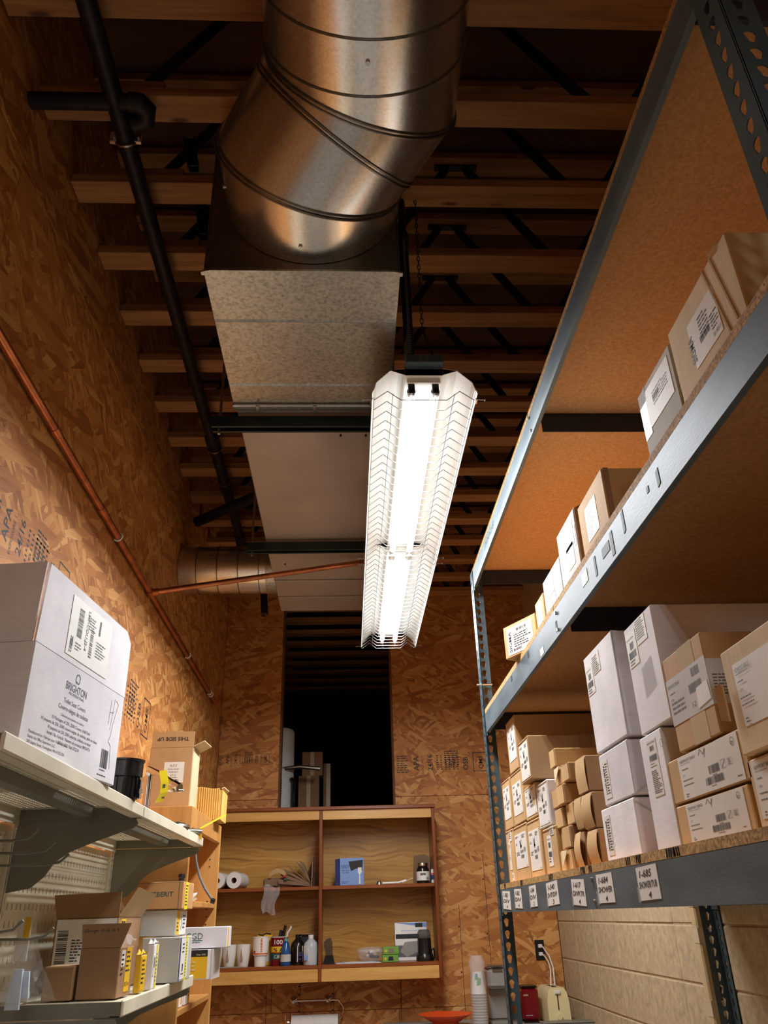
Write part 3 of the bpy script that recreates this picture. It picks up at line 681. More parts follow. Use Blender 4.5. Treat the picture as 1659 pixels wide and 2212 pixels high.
def cards():
    L = ((2.99, '1-583', 'DIV', '4'), (2.72, '1-582', 'DIV', '4'), (2.45, '1-544', 'DIV', '2'), (2.20, '1-540', 'SHT/DIV', '3'), (1.93, '1-617', 'DIVRTR', '4'), (1.77, '1-684', 'SHOWER', '4'), (1.535, '1-685', 'SHOWER/TUB', '4'))
    px = [(1087, 1103), (1113, 1128), (1146, 1161), (1184, 1209), (1239, 1267), (1295, 1330), (1385, 1431)]
    for (y, a, b, c), (p0, p1) in zip(L, px):
        y1 = at(p0, 1945, 'x', BX).y; y0 = at(p1, 1945, 'x', BX).y; w_ = y1-y0; h_ = .056
        i = Ink(w_, h_); i.text(a, w_*.14, h_*.68, h_*.30, w_*.6, 0, True, .2); i.text(b, w_*.06, h_*.36, h_*.28, w_*.86, 0, True, .2); i.text(c, w_*.45, h_*.06, h_*.26, w_*.14, 0, True, .2)
        tilt = R.uniform(-.04, .04); f2 = face_fn((BX, y1, .012), (0, -math.cos(tilt), math.sin(tilt)), (0, math.sin(tilt), math.cos(tilt)))
        part('clear_tape', MB().prism([(-.008, -.002), (.004, -.002), (.004, h_*.42), (-.008, h_*.42)], f2, .0012, .0015), 'clear_bag', rk)
        p = part('price_card', MB().prism([(0, 0), (w_, 0), (w_, h_), (0, h_)], f2, .0002, .0010), 'white_paper', rk)
        decal(p, f2, 0, 0, w_, h_, None, i, printing='handwriting'); p.children[0].location.z = 0
        for ch_ in p.children: ch_.data.transform(Matrix.Translation(Vector((-1, 0, 0))*.0011))
cards()
yb_ = at(1057, 1150, 'x', BX); decal(rk, ff, 0, 0, 1, 1, None, Ink(1, 1).text('70028', -yb_.y-.12, yb_.z-.018, .03, .22, 0, False, .2), printing='handwriting', local=False)

# ================================================================== CARTONS
def carton(name, label, x0, yn, yf, z0, z1, dep, mt='kraft', rz=0.0, group=None, seam=None, cat='box', lean=0.0):
    w_, h_ = yf-yn-.002, z1-z0-.0015
    t = thing(name, label, cat, (x0+dep/2, (yn+yf)/2, z0+.0005), group, rz)
    if lean: t.rotation_euler = (lean, 0, rz)
    part('carton_body', MB().cbox(-dep/2, dep/2, -w_/2, w_/2, 0, h_, .0022), mt, t, True)
    t['_'] = 0; del t['_']
    front = face_fn((-dep/2, w_/2, 0), (0, -1, 0), (0, 0, 1)); near = face_fn((-dep/2, -w_/2, 0), (1, 0, 0), (0, 0, 1))
    return t, front, near, w_, h_, dep
def strip(t, fn, pts, mt='tape', nm='packing_tape', th=.0007): return part(nm, MB().prism(pts, fn, .0001, th), mt, t, True, False)
def quad(x, y, w_, h_): return [(x, y), (x+w_, y), (x+w_, y+h_), (x, y+h_)]
def flap(t, fn, pts, mt, th=.004, nm='flap'): return part(nm, MB().prism(pts, fn, 0, th), mt, t, True)
def lab_plumb(t, fn, x, y, w_, h_, head=True, pic=True):       # tall white product label: heading, picture, two bar codes
    i = Ink(w_, h_); i.lines(w_*.06, h_*.93, w_*.34, 3, h_*.022); i.lines(w_*.62, h_*.93, w_*.3, 5, h_*.022)
    i.lines(w_*.08, h_*.72, w_*.15, 2, h_*.04); i.lines(w_*.08, h_*.46, w_*.3, 3, h_*.04)
    i.line([(w_*.5, h_*.56), (w_*.44, h_*.78)], w_*.05).line([(w_*.5, h_*.56), (w_*.56, h_*.8)], w_*.04).line([(w_*.44, h_*.62), (w_*.58, h_*.62)], w_*.03)
    i.bars(w_*.45, h_*.42, w_*.22, h_*.09, 9); i.bars(w_*.45, h_*.27, w_*.26, h_*.10, 9); i.lines(w_*.72, h_*.55, w_*.22, 6, h_*.022)
    i.lines(w_*.85, h_*.04, w_*.1, 2, h_*.02); i.lines(w_*.06, h_*.05, w_*.05, 1, h_*.02)
    return decal(t, fn, x, y, w_, h_, 'white_paper', i)
def lab_brass(t, fn, x, y, w_, h_, wide=True, num='1-533', txt=('Escutcheon plate', 'Replacement ring')):   # maker's label
    i = Ink(w_, h_); i.text('NEWPORT BRASS', w_*.04, h_*.85, h_*.10, w_*.28)
    i.lines(w_*.04, h_*.81, w_*.24, 1, h_*.022)
    i.lines(w_*.05, h_*.68, w_*.12, 1, h_*.05); i.text(num, w_*.05, h_*.53, h_*.06)
    i.lines(w_*.04, h_*.42, w_*.24, 1, h_*.05); i.lines(w_*.04, h_*.31, w_*.24, 1, h_*.05); i.lines(w_*.05, h_*.10, w_*.06, 2, h_*.05)
    if wide:
        i.bars(w_*.50, h_*.36, w_*.17, h_*.18, 22); i.bars(w_*.42, h_*.14, w_*.29, h_*.16, 30); i.lines(w_*.55, h_*.31, w_*.07, 1, h_*.04); i.lines(w_*.5, h_*.09, w_*.12, 1, h_*.04)
        i.frame(w_*.70, h_*.38, w_*.07, h_*.18, h_*.008); i.line([(w_*.71, h_*.40), (w_*.76, h_*.54)], h_*.02); i.frame(w_*.80, h_*.40, w_*.07, h_*.14, h_*.006); i.lines(w_*.81, h_*.5, w_*.05, 3, h_*.04)
        i.line([(w_*.38, h_*.86), (w_*.42, h_*.98), (w_*.46, h_*.84), (w_*.50, h_*.96), (w_*.47, h_*.76)], h_*.02); i.arc(w_*.92, h_*.84, h_*.09, 0, 2*PI, h_*.012); i.lines(w_*.895, h_*.83, w_*.05, 2, h_*.04); i.lines(w_*.9, h_*.10, w_*.07, 1, h_*.05)
    return decal(t, fn, x, y, w_, h_, 'white_paper', i, 'grey_ink')
def lab_ship(t, fn, x, y, w_, h_, fine=True):          # narrow label with bar codes and a block of fine print
    i = Ink(w_, h_); i.text('NEWPORT BRASS', w_*.08, h_*.93, h_*.05, w_*.84); i.bars(w_*.3, h_*.80, w_*.45, h_*.09, 14); i.bars(w_*.12, h_*.62, w_*.8, h_*.11, 22)
    i.lines(w_*.1, h_*.57, w_*.5, 1, h_*.025); i.lines(w_*.1, h_*.52, w_*.8, 1, h_*.03); i.lines(w_*.08, h_*.44, w_*.84, 13, h_*.032)
    return decal(t, fn, x, y, w_, h_, 'white_paper', i)
FXB = .57
# --- middle shelf
ZM = .7205
t, f, n, w_, h_, d = carton('shipping_carton', 'large creased brown carton with white paper label nearest on middle shelf', .565, .822, 1.058, ZM, .895, .42, 'kraft_light')
i = Ink(.10, .08); i.text('SIGMA', .008, .012, .022, .05, 90, True); i.lines(.035, .07, .04, 6, .007); i.bars(.03, .028, .035, .012, 14); i.lines(.07, .045, .025, 5, .006); i.text('30.18511', .07, .008, .010, .025)
decal(t, f, .068, .045, .098, .086, 'white_paper', i)
for a, b in (((.185, .0), (.150, h_)), ((.205, .03), (.178, h_))): strip(t, f, [(a[0], a[1]), (a[0]+.004, a[1]), (b[0]+.004, b[1]), b], 'kraft', 'crease', .0015)
part('torn_corner', MB().tube([(-d/2+.01, -w_/2+.012, h_-.002), (-d/2+.002, -w_/2+.03, h_+.004), (-d/2-.002, -w_/2+.05, h_-.001)], .004, 6), 'kraft_light', t, True)
decal(t, n, .10, .08, .14, .1, 'white_tape', None, name='tape_patch')
t, f, n, w_, h_, d = carton('open_carton', 'open-topped carton faced with grey paper beside the large creased carton', .567, 1.066, 1.232, ZM, .884, .36, 'grey_card')
i = Ink(.11, .07); i.text('SIGMA', .004, .062, .012, .03, 90); i.lines(.03, .055, .05, 5, .006); i.bars(.03, .04, .03, .01, 12); i.lines(.075, .05, .03, 4, .006)
decal(t, f, .035, .07, .115, .078, 'white_paper', i, 'grey_ink'); decal(t, f, .004, .06, .032, .07, 'white_tape', None, name='torn_label')
flap(t, lambda u, v, q: (-d/2+.004+.03*v+q, w_/2-u, h_+v*.02), [(0, 0), (w_, 0), (w_, 1.6), (0, 1.1)], 'kraft_dark')
flap(t, lambda u, v, q: (-d/2+u, -w_/2-.003-q, v), [(0, 0), (d, 0), (d, h_+.01), (.01, h_+.012)], 'kraft_dark', .003)
t, f, n, w_, h_, d = carton('tan_carton', 'tan carton with handwritten paper label in the middle of middle shelf', FXB, 1.494, 1.696, ZM, .883, .38, 'kraft_tan')
i = Ink(.075, .075); i.lines(.006, .062, .06, 8, .0075, .0016); decal(t, f, .05, .045, .085, .085, 'white_paper', i, 'grey_ink')
strip(t, n, quad(.10, h_-.035, .15, .034), 'tape'); strip(t, n, quad(.004, .0, .012, h_), 'kraft_dark', 'folded_edge', .002)
t, f, n, w_, h_, d = carton('tall_white_carton', 'tall white-faced carton with orange sticker leaning by the tan carton', FXB, 1.729, 1.904, ZM, .905, .30, 'dull_white_card')
i = Ink(.06, .06); i.lines(.005, .05, .05, 7, .007, .0015); decal(t, f, .07, .05, .065, .06, 'white_paper', i, 'grey_ink'); decal(t, f, .06, .1, .09, .065, 'white_paper', None, name='pouch')
decal(t, f, .155, .085, .010, .055, 'orange_plastic', None, name='orange_sticker')
strip(t, n, quad(.003, 0, .022, h_), 'kraft_dark', 'flap_edge', .003)
flap(t, lambda u, v, q: (-d/2+.004+.02*v+q, w_/2-u, h_+v*.012), [(0, 0), (w_, 0), (w_, 1.3), (0, .9)], 'kraft_dark', .003)
t, f, n, w_, h_, d = carton('low_white_carton', 'lower white-faced carton with red printed slip on middle shelf', FXB, 1.907, 2.105, ZM, .852, .30, 'dull_white_card')
i = Ink(.06, .06); i.lines(.006, .052, .05, 7, .007, .0015); decal(t, f, .045, .065, .07, .06, 'white_paper', i, 'grey_ink'); i = Ink(.05, .03); i.lines(.004, .024, .04, 3, .008); decal(t, f, .06, .028, .06, .034, 'white_paper', i, 'red_ink')
strip(t, f, [(w_-.03, 0), (w_-.002, 0), (w_-.004, .022), (w_-.02, .026)], 'black_matte', 'hand_hole', .001)
t, f, n, w_, h_, d = carton('narrow_carton', 'narrow brown carton with paper label between white carton and small carton', FXB, 2.12, 2.225, ZM, .83, .28, 'kraft_tan')
i = Ink(.05, .06); i.lines(.006, .055, .04, 8, .0065, .0014); decal(t, f, .015, .02, .065, .075, 'white_paper', i, 'grey_ink')
# small carton standing at an angle at the far end
ang = -1.109
t = thing('small_carton', 'small brown carton with printed white label overhanging the middle shelf edge', 'box', (.599, 2.388, ZM+.001), None, ang)
part('carton_body', MB().cbox(-.082, .082, -.06, .06, 0, .104, .002), 'kraft_tan', t, True)
fn_ = face_fn((-.078, -.06, -.006), (1, 0, 0), (0, 0, 1)); i = Ink(.13, .088); i.text('SIGMA', .022, .008, .018, .068, 90, True); i.bars(.048, .070, .052, .009, 22); i.lines(.035, .058, .085, 6, .0075, .003); i.bars(.03, .008, .04, .008, 16)
decal(t, fn_, .013, .013, .130, .088, 'white_paper', i)
flap(t, lambda u, v, q: (-.082+u, -.058+v, .1042+q+v*.06), [(0, 0), (.164, 0), (.164, .06), (0, .06)], 'kraft', .002, 'lid_edge')
# --- lower shelf: cartons with plumbing labels
ZL = .0915
def plumb(nm, desc, yn, yf, z0, z1, dep, rx=(.2, .9, .12, .72), mt='kraft_tan', x0=FXB, lab=True, tap=None, grp='plumbing cartons stacked on the lower shelf'):
    t, f, n, w_, h_, d = carton(nm, desc, x0, yn, yf, z0, z1, dep, mt, 0, grp)
    if lab: lab_plumb(t, f, w_*rx[0], h_*rx[2], w_*(rx[1]-rx[0]), h_*(rx[3]-rx[2]))
    if tap: strip(t, n, quad(d*tap, 0, .04, h_), 'kraft_dark', 'packing_tape')
    part('lid_seam', MB().box(-d/2-.0012, -d/2, -w_/2+.002, w_/2-.002, h_-.006, h_-.004), 'kraft_dark', t, True)
    return t, f, n, w_, h_, d
plumb('deep_carton', 'deep brown carton on top of the far stack beside rack post', 2.70, 2.855, .4305, .608, .52, (.15, .95, .2, .85), 'kraft')
plumb('deep_carton', 'deep brown carton with notch in its top edge above the label cartons', 2.44, 2.585, .357, .485, .46, (.1, .98, .06, .9), 'kraft', FXB-.02, tap=.35)
part('notch', MB().cyl((.0, -.0726, .1265), (.0, -.0712, .1265), .016, 14), 'kraft_dark', S.objects[[o.name for o in S.objects if o.name.startswith('deep_carton')][-1]], True)
plumb('label_carton', 'tan carton with white plumbing label, outermost of upper row by rack post', 2.888, 3.035, .2625, .43, .34, (.08, .92, .2, .84))
plumb('label_carton', 'tan carton with white plumbing label under the deep carton', 2.665, 2.862, .2625, .428, .34, (.1, .85, .17, .78))
plumb('label_carton', 'tan carton whose label carries a yellow triangle, under the notched carton', 2.49, 2.66, .2565, .355, .34, (.08, .98, .1, .95))
decal([o for o in S.objects if o.name.startswith('label_carton')][-1], face_fn((-.17, .084, 0), (0, -1, 0), (0, 0, 1)), .125, .035, .014, .016, 'yellow_label', None, name='warning_sticker', th=.0012)
plumb('white_carton', 'white-fronted carton with plumbing label jutting beside small brown boxes', 2.338, 2.484, .2165, .340, .32, (.08, .95, .06, .92), 'white_card')
t, f, n, w_, h_, d = plumb('label_carton', 'tan carton with a thin torn white strip at foot of rack post', 2.91, 3.045, ZL, .262, .34, lab=False)
i = Ink(.03, .1); i.bars(.008, .07, .012, .012, 6); i.lines(.008, .045, .014, 3, .006); decal(t, f, .035, .04, .036, .09, 'white_paper', i); decal(t, f, .05, .13, .05, .035, 'white_paper', Ink(.05, .035).lines(.005, .028, .04, 4, .006)); decal(t, f, .06, .005, .03, .025, 'white_paper', Ink(.03, .02).lines(.003, .016, .02, 2, .006))
plumb('label_carton', 'white-banded carton with plumbing label, second on bottom row from rack post', 2.678, 2.898, ZL, .260, .34, (.05, .93, .22, .85), 'kraft_tan')
plumb('label_carton', 'carton with crisp white plumbing label, third on bottom row from rack post', 2.487, 2.668, ZL, .255, .34, (.07, .9, .12, .82), 'kraft_tan')
t, f, n, w_, h_, d = plumb('label_carton', 'orange-brown carton with two narrow bar code stickers next to small boxes', 2.296, 2.458, ZL, .2135, .34, lab=False, mt='kraft_tan')
i = Ink(.05, .08); i.text('NEWPORT BRASS', .004, .068, .006, .04); i.bars(.012, .048, .025, .014, 10); i.bars(.006, .024, .038, .014, 16); i.lines(.006, .018, .03, 2, .007); decal(t, f, .045, .02, .05, .08, 'white_paper', i); decal(t, f, .085, .098, .05, .023, 'white_paper', Ink(.05, .02).lines(.003, .018, .044, 5, .0036))
# --- small plain boxes
SM = [('S1', 2.222, 2.287, .356, .406, .46, 'long slim kraft box laid on top of the small box column'), ('S2', 2.192, 2.268, .3055, .3555, .2, 'small kraft box with curled flap under the long slim box'),
('S3', 2.108, 2.188, .3045, .349, .26, 'small kraft box with a scrawled mark beside the curled flap box'), ('S5', 2.246, 2.334, .2545, .305, .2, 'small kraft box at left of the heavily marked box'), ('S6', 2.160, 2.240, .2525, .303, .3, 'small kraft box with heavy marker number on its end'),
('S7', 2.222, 2.312, .2, .2505, .2, 'small kraft box with rubbed grey marks below the heavily marked box'), ('S8', 2.112, 2.192, .1985, .2515, .25, 'small kraft box wedged behind the leaning flap boxes'), ('S9', 2.238, 2.29, .1445, .1985, .2, 'small kraft box low in the column beside the orange-brown carton'),
('S10', 2.148, 2.234, .1445, .1975, .26, 'small kraft box low in column with faint pencil mark'), ('S11', 2.154, 2.283, ZL, .143, .26, 'small kraft box with torn triangular flap at foot of column')]
for k, yn, yf, z0, z1, dep, ds in SM:
    t, f, n, w_, h_, d = carton('small_box', ds, FXB+R.uniform(0, .012), yn, yf, z0, z1, dep, R.choice(('kraft', 'kraft_tan')), 0, 'small kraft boxes on the lower shelf')
    i = Ink(w_, h_)
    if k == 'S6': i.text('1-501', w_*.2, h_*.4, h_*.3, w_*.6, 0, True, .1); i.arc(w_*.5, h_*.5, h_*.28, 0, 6, .0015)
    elif k in ('S3', 'S10', 'S7', 'S5'): i.arc(w_*.5, h_*.62, h_*.12, .5, 5.5, .0012); i.line([(w_*.4, h_*.45), (w_*.65, h_*.5), (w_*.45, h_*.3), (w_*.7, h_*.32)], .0012)
    if i.v: decal(t, f, 0, 0, w_, h_, None, i, 'grey_ink', printing='pencil_mark')
    part('end_flap', MB().box(-d/2-.0015, -d/2, -w_/2+.004, w_/2-.004, .002, h_-.002), 'kraft_tan', t, True)
    if k in ('S11', 'S2'): part('torn_flap', MB().prism([(-.03, 0), (.03, .002), (.004, -.045)], lambda u, v, q: (-d/2-.004-q+v*.15, u, h_-.002+v*.9), 0, .0015), 'kraft_light', t, True)
MD = [('M1', 1.966, 2.056, .2555, .341, .2, 'medium kraft box on top of the flap box pile beside white cartons'), ('M2', 2.042, 2.108, .1785, .2545, .18, 'medium kraft flap box, back one of the middle pair'), ('M3', 1.950, 2.036, .1715, .2535, .2, 'medium kraft flap box, front one of the middle pair'),
('M4', 2.062, 2.142, ZL, .1755, .18, 'medium kraft flap box leaning, back one of the bottom pair'), ('M5', 1.942, 2.026, ZL, .1705, .2, 'medium kraft flap box, front one of the bottom pair')]
BOW = {'M1': .003, 'M2': .005, 'M3': .007, 'M4': .008, 'M5': .007}
for k, yn, yf, z0, z1, dep, ds in MD:
    t, f, n, w_, h_, d = carton('flap_box', ds, FXB+.012, yn, yf, z0, z1, dep, 'kraft', 0, 'medium kraft flap boxes on the lower shelf')
    part('bowed_flap', MB().sheet(lambda u, v: (-d/2-.002-BOW[k]*math.sin(PI*v)*(1-u*.2)-(.006 if k == 'M4' else 0)*u, w_/2-.001-u*(w_-.002), .002+v*(h_-.003)), 4, 8), 'kraft_tan', t, True)
    i = Ink(w_, h_); i.arc(w_*.5, h_*.6, h_*.07, .3, 5, .001)
# --- white cartons
def white(nm, ds, yn, yf, z0, z1, dep, mt='white_card'): return carton(nm, ds, FXB, yn, yf, z0, z1, dep, mt, 0, 'white cartons on the lower shelf')
t, f, n, w_, h_, d = white('white_carton', 'tall white carton with small corner label above the two corrugated cartons', 1.606, 1.828, .316, .54, .30)
i = Ink(.05, .06); i.text('NEWPORT BRASS', .003, .054, .005, .04); i.bars(.018, .034, .02, .014, 9); i.bars(.006, .016, .04, .014, 16); i.lines(.006, .010, .03, 2, .006); decal(t, f, .006, .13, .055, .068, 'white_paper', i); decal(t, f, .066, .165, .055, .045, 'white_paper', Ink(.055, .04).lines(.003, .038, .05, 9, .0044))
strip(t, n, quad(.0, 0, .004, h_), 'grey_card', 'fold')
t, f, n, w_, h_, d = white('white_carton', 'tallest white carton with tape patch on the upper row', 1.370, 1.53, .297, .511, .44)
i = Ink(.05, .06); i.text('NEWPORT BRASS', .003, .054, .005, .04); i.bars(.018, .034, .02, .014, 9); i.bars(.006, .016, .04, .014, 16); i.lines(.006, .010, .03, 2, .006); decal(t, f, .006, .13, .055, .068, 'white_paper', i); decal(t, f, .066, .16, .055, .05, 'white_paper', Ink(.055, .04).lines(.003, .045, .05, 9, .0044))
strip(t, f, [(.06, .06), (.12, .07), (.118, .125), (.062, .115)], 'clear_bag', 'tape_patch', .0012)
t, f, n, w_, h_, d = white('corrugated_carton', 'white corrugated carton with fine print strip, upper of the two', 1.62, 1.822, .2025, .311, .17)
decal(t, f, .018, .012, .04, .08, 'white_paper', Ink(.04, .08).bars(.006, .01, .008, .06, 18, True).lines(.018, .07, .02, 12, .0055))
strip(t, n, [(0, .002), (.004, 0), (.16, .098), (.156, .1)], 'grey_card', 'strap', .0015)
t, f, n, w_, h_, d = white('corrugated_carton', 'white corrugated carton with fine print strip, lower of the two', 1.634, 1.862, ZL, .2, .17)
decal(t, f, .018, .012, .04, .08, 'white_paper', Ink(.04, .08).bars(.006, .01, .008, .06, 18, True).lines(.018, .07, .02, 12, .0055))
strip(t, n, [(0, .098), (.004, .1), (.16, .004), (.156, .002)], 'grey_card', 'strap', .0015)
t, f, n, w_, h_, d = white('white_carton', 'tall white carton with long bar code label standing on the shelf board', 1.432, 1.548, ZL, .295, .40)
lab_ship(t, f, .035, .09, .048, .1); i = Ink(.02, .02); i.arc(.01, .01, .007, 0, 2*PI, .0008); decal(t, f, .10, .165, .02, .02, None, i, 'grey_ink', printing='round_mark')
# --- brown cartons with maker's labels, nearest
t, f, n, w_, h_, d = carton('taped_carton', 'brown carton wrapped in white label and clear tape on two labelled boxes', FXB, 1.196, 1.366, .2345, .398, .30, 'kraft', 0, 'labelled brown cartons on the lower shelf')
i = Ink(w_, .075); i.text('NEWPORT BRASS', .006, .062, .009, .05); i.lines(.01, .052, .03, 1, .004); i.text('1-550', .01, .04, .006); i.lines(.01, .034, .06, 3, .008); i.bars(.11, .058, .03, .014, 16); i.bars(.09, .034, .05, .015, 24); i.text('1-2', .092, .012, .012, None, 0, False, .2)
decal(t, f, 0, .045, w_, .078, 'white_tape', i, 'grey_ink'); decal(t, n, 0, .045, .17, .072, 'white_tape', Ink(.17, .07).lines(.006, .045, .15, 7, .005), 'grey_ink')
strip(t, f, [(w_*.68, .05), (w_*.98, .055), (w_*.96, .085), (w_*.7, .082)], 'white_paper', 'torn_patch', .0016); strip(t, f, quad(w_*.42, 0, w_*.36, h_), 'tape', 'packing_tape', .0004)
for z0, z1, ds, y0, y1 in ((.158, .231, 'brown carton with wide white maker label, upper of the pair', 1.13, 1.428), (ZL, .1555, 'brown carton with wide white maker label, lower of the pair', 1.15, 1.428)):
    t, f, n, w_, h_, d = carton('labelled_carton', ds, FXB, y0, y1, z0, z1, .3, 'kraft_tan', 0, 'labelled brown cartons on the lower shelf')
    lab_brass(t, f, w_*.16, .002, w_*.78, h_-.004)
t, f, n, w_, h_, d = carton('labelled_carton', 'nearest brown carton with torn tab and boxed maker label', FXB-.01, .93, 1.126, .187, .338, .3, 'kraft_light', 0, 'labelled brown cartons on the lower shelf')
p = lab_brass(t, f, .03, .035, .16, .088, False, '1-278'); i = Ink(.16, .088); i.frame(.002, .002, .156, .084, .0012); decal(p, f, .03, .035, .16, .088, None, i, printing='border'); p.children[-1].data.transform(Matrix.Translation((-.001, 0, 0)))
part('torn_tab', MB().prism([(0, 0), (.018, .004), (.018, .05), (.004, .056), (0, .05)], lambda u, v, q: (-d/2-.004-q-u*.3, w_/2+.002+u*.75, .05+v), 0, .003), 'kraft', t, True)
t, f, n, w_, h_, d = carton('labelled_carton', 'nearest lower carton with white wrap label at the picture edge', FXB, .93, 1.14, ZL, .184, .3, 'kraft_light', 0, 'labelled brown cartons on the lower shelf')
lab_brass(t, f, .012, .012, .19, .075, False, '1-507')
# tall cardboard tube standing behind the rack
tb = thing('cardboard_tube', 'tall tape-wrapped cardboard length standing between rack and block wall', 'tube', (1.30, 3.26, -H))
part('wrap', MB().cbox(1.288, 1.331, 3.235, 3.285, -H, .3, .006), 'old_card', tb)
for z in (-.35, -.12, .0): part('tape_band', MB().box(1.2865, 1.3325, 3.2335, 3.2865, z, z+.05), 'tape', tb)

# ================================================================== GONDOLA SHELVING (left)
gd = thing('gondola_shelving', 'cream metal gondola shelving with slotted pegboard back on left wall', 'shelving', (-.7, 2.2, -H))
XB = -.856; XFR = -.528; ZU = .272; ZLO = -.157
SLOT = [(.0026, .0075), (-.0026, .0075), (-.0026, -.0075), (.0026, -.0075)]
for y0, y1 in ((1.25, 2.155), (2.185, 3.075)):
    n = 30; us = [(y0+(y1-y0)*i/n, y0+(y1-y0)*(i+1)/n) for i in range(n)]; vv = [(-.62+.0405*i, -.62+.0405*(i+1)) for i in range(21)]
    part('pegboard_panel', MB().holed(lambda u, v, t: (XB-t, u, v), us, vv, SLOT, .003), 'cream_metal', gd, smooth=False)
    part('panel_lower', MB().box(XB-.003, XB, y0, y1, -H+.05, -.62), 'cream_metal', gd)
    part('panel_backing', MB().box(XB-.02, XB-.016, y0, y1, -H+.05, .23), 'black_matte', gd)
for y in (1.235, 2.17, 3.09):
    part('upright', MB().cbox(XB-.025, XB+.012, y-.014, y+.014, -H, ZU-.03, .002), 'cream_metal', gd)
    vz = [(-.6+.034*i, -.6+.034*(i+1)) for i in range(24)]
    part('upright_slots', MB().holed(lambda u, v, t: (XB+.0135-t, u, v), [(y-.012, y+.012)], vz, [(.003, .008), (-.003, .008), (-.003, -.008), (.003, -.008)], .0012), 'cream_metal', gd, smooth=False)
def tray(y0, y1, zt, lip=.030, nm='shelf'):
    PERF = [(.0035, .0035), (-.0035, .0035), (-.0035, -.0035), (.0035, -.0035)]
    n = int((y1-y0-.08)/.014); m_ = 17
    us = [(XB+.03+.014*i, XB+.03+.014*(i+1)) for i in range(m_)]; vv = [(y0+.04+(y1-y0-.08)*i/n, y0+.04+(y1-y0-.08)*(i+1)/n) for i in range(n)]
    sh = part(nm, MB().holed(lambda u, v, t: (u, v, zt-.003-t), us, vv, PERF, .0012).box(XB+.03+.014*m_, XFR-.004, y0, y1, zt-.0042, zt-.003).box(XB+.014, XB+.03, y0, y1, zt-.0042, zt-.003).box(XB+.03, XB+.03+.014*m_, y0, y0+.04, zt-.0042, zt-.003).box(XB+.03, XB+.03+.014*m_, y1-.04, y1, zt-.0042, zt-.003), 'cream_metal', gd, smooth=False)
    part('front_lip', MB().cbox(XFR-.008, XFR, y0, y1, zt-lip, zt, .003), 'cream_metal', sh, True)
    part('lip_return', MB().box(XFR-.03, XFR-.008, y0, y1, zt-lip, zt-lip+.002), 'cream_metal', sh, True)
    part('stiffener', MB().prism([(-.022, 0), (-.016, -.022), (.016, -.022), (.022, 0)], lambda u, v, t: (-.665+u, t, zt-.005+v), y0+.03, y1-.03), 'grey_metal', sh, True)
    for y in (y0, y1-.003): part('end_plate', MB().box(XB+.014, XFR-.008, y, y+.003, zt-lip, zt-.004), 'grey_metal', sh, True)
    part('rear_flange', MB().box(XB+.0145, XB+.018, y0, y1, zt-lip-.01, zt-.004), 'cream_metal', sh, True)
tray(1.25, 2.166, ZU); tray(2.174, 3.095, ZU); tray(2.174, 3.095, ZLO, .034)
def bracket(y, zt, s_=1.0):
    pr = [(-.842, 0), (-.545, 0), (-.538, -.012), (-.548, -.022), (-.64, -.052), (-.70, -.075), (-.735, -.098), (-.755, -.13), (-.785, -.155), (-.842, -.165)]
    part('bracket', MB().prism(pr, lambda u, v, t: (u, y+t, zt-.031+v), -.0018, .0018), 'grey_metal', gd)
bracket(2.170, ZU); bracket(3.100, ZU); bracket(1.245, ZU); bracket(2.170, ZLO-.006); bracket(3.100, ZLO-.006)

# ------------------------------------------------------------------ on the upper gondola shelf
bw = thing('seat_cover_carton', 'big white carton of toilet seat covers with raised flaps on left shelf', 'box', (-.545, 1.62, ZU), None, -.123)
def P(name, mb, mt, parent, **k): return part(name, mb, mt, parent, True, **k)
BL, BD, BH = .432, .30, .196
P('carton_body', MB().cbox(-BD, 0, -BL/2, BL/2, 0, BH, .002), 'white_card', bw)
ffr = face_fn((0, -BL/2, 0), (0, 1, 0), (0, 0, 1)); fnr = face_fn((-BD, -BL/2, 0), (1, 0, 0), (0, 0, 1))
fl_ = P('front_flap', MB().prism([(0, 0), (BL, 0), (BL-.002, .128), (BL-.03, .150), (.008, .156)], lambda u, v, t: (-.004+t-.02*v/.15*0, -BL/2+u, BH+v), 0, .004), 'white_card', bw)
P('side_flap', MB().prism([(0, 0), (BD-.012, 0), (BD-.0, .150), (.01, .153)], lambda u, v, t: (-BD+.004+u, -BL/2+.004-t-.10*v, BH+v), 0, .004), 'white_card', bw)
i = Ink(BL, BH)
cxp = BL*.44
i.arc(cxp, BH*.90-.004, .010, .3, 4.2, .0034); i.arc(cxp+.002, BH*.90-.006, .006, 3.4, 7.2, .003)
i.text('BRIGHTON', cxp, BH*.735, .022, .095, 0, True, 0, True); decal(bw, ffr, 0, 0, BL, BH, None, i, 'blue_ink', printing='logo')
i = Ink(BL, BH); i.text('PROFESSIONAL', cxp+.004, BH*.695, .008, .07, 0, False, 0, True)
for k, (tx, wd, sz) in enumerate((('Toilet Seat Covers', .098, .0125), ('Couvre-si\u00e8ges de toilette', .134, .0125), ('Cubiertas para asientos de inodoro', .104, .007))): i.text(tx, cxp+.002, BH*(.60-.075*k+(.01 if k == 2 else 0)), sz, wd, 0, False, 0, True)
for k, (tx, wd) in enumerate((('10 Packages of 250, 2500 Covers, Half Fold', .17), ('10 paquets de 250, 2500 couvre-si\u00e8ges de toilette, pli\u00e9s en deux', .25), ('10 paquetes de 250, 2500 cubiertas, doblada a la mitad', .19), ('Item# / No d\u2019article / N\u00famero de producto: BPR24776', .19), ('SKU / UGS / Ref: 672218', .09))): i.text(tx, cxp+.002, BH*(.40-.052*k), .0088, wd, 0, False, 0, True)
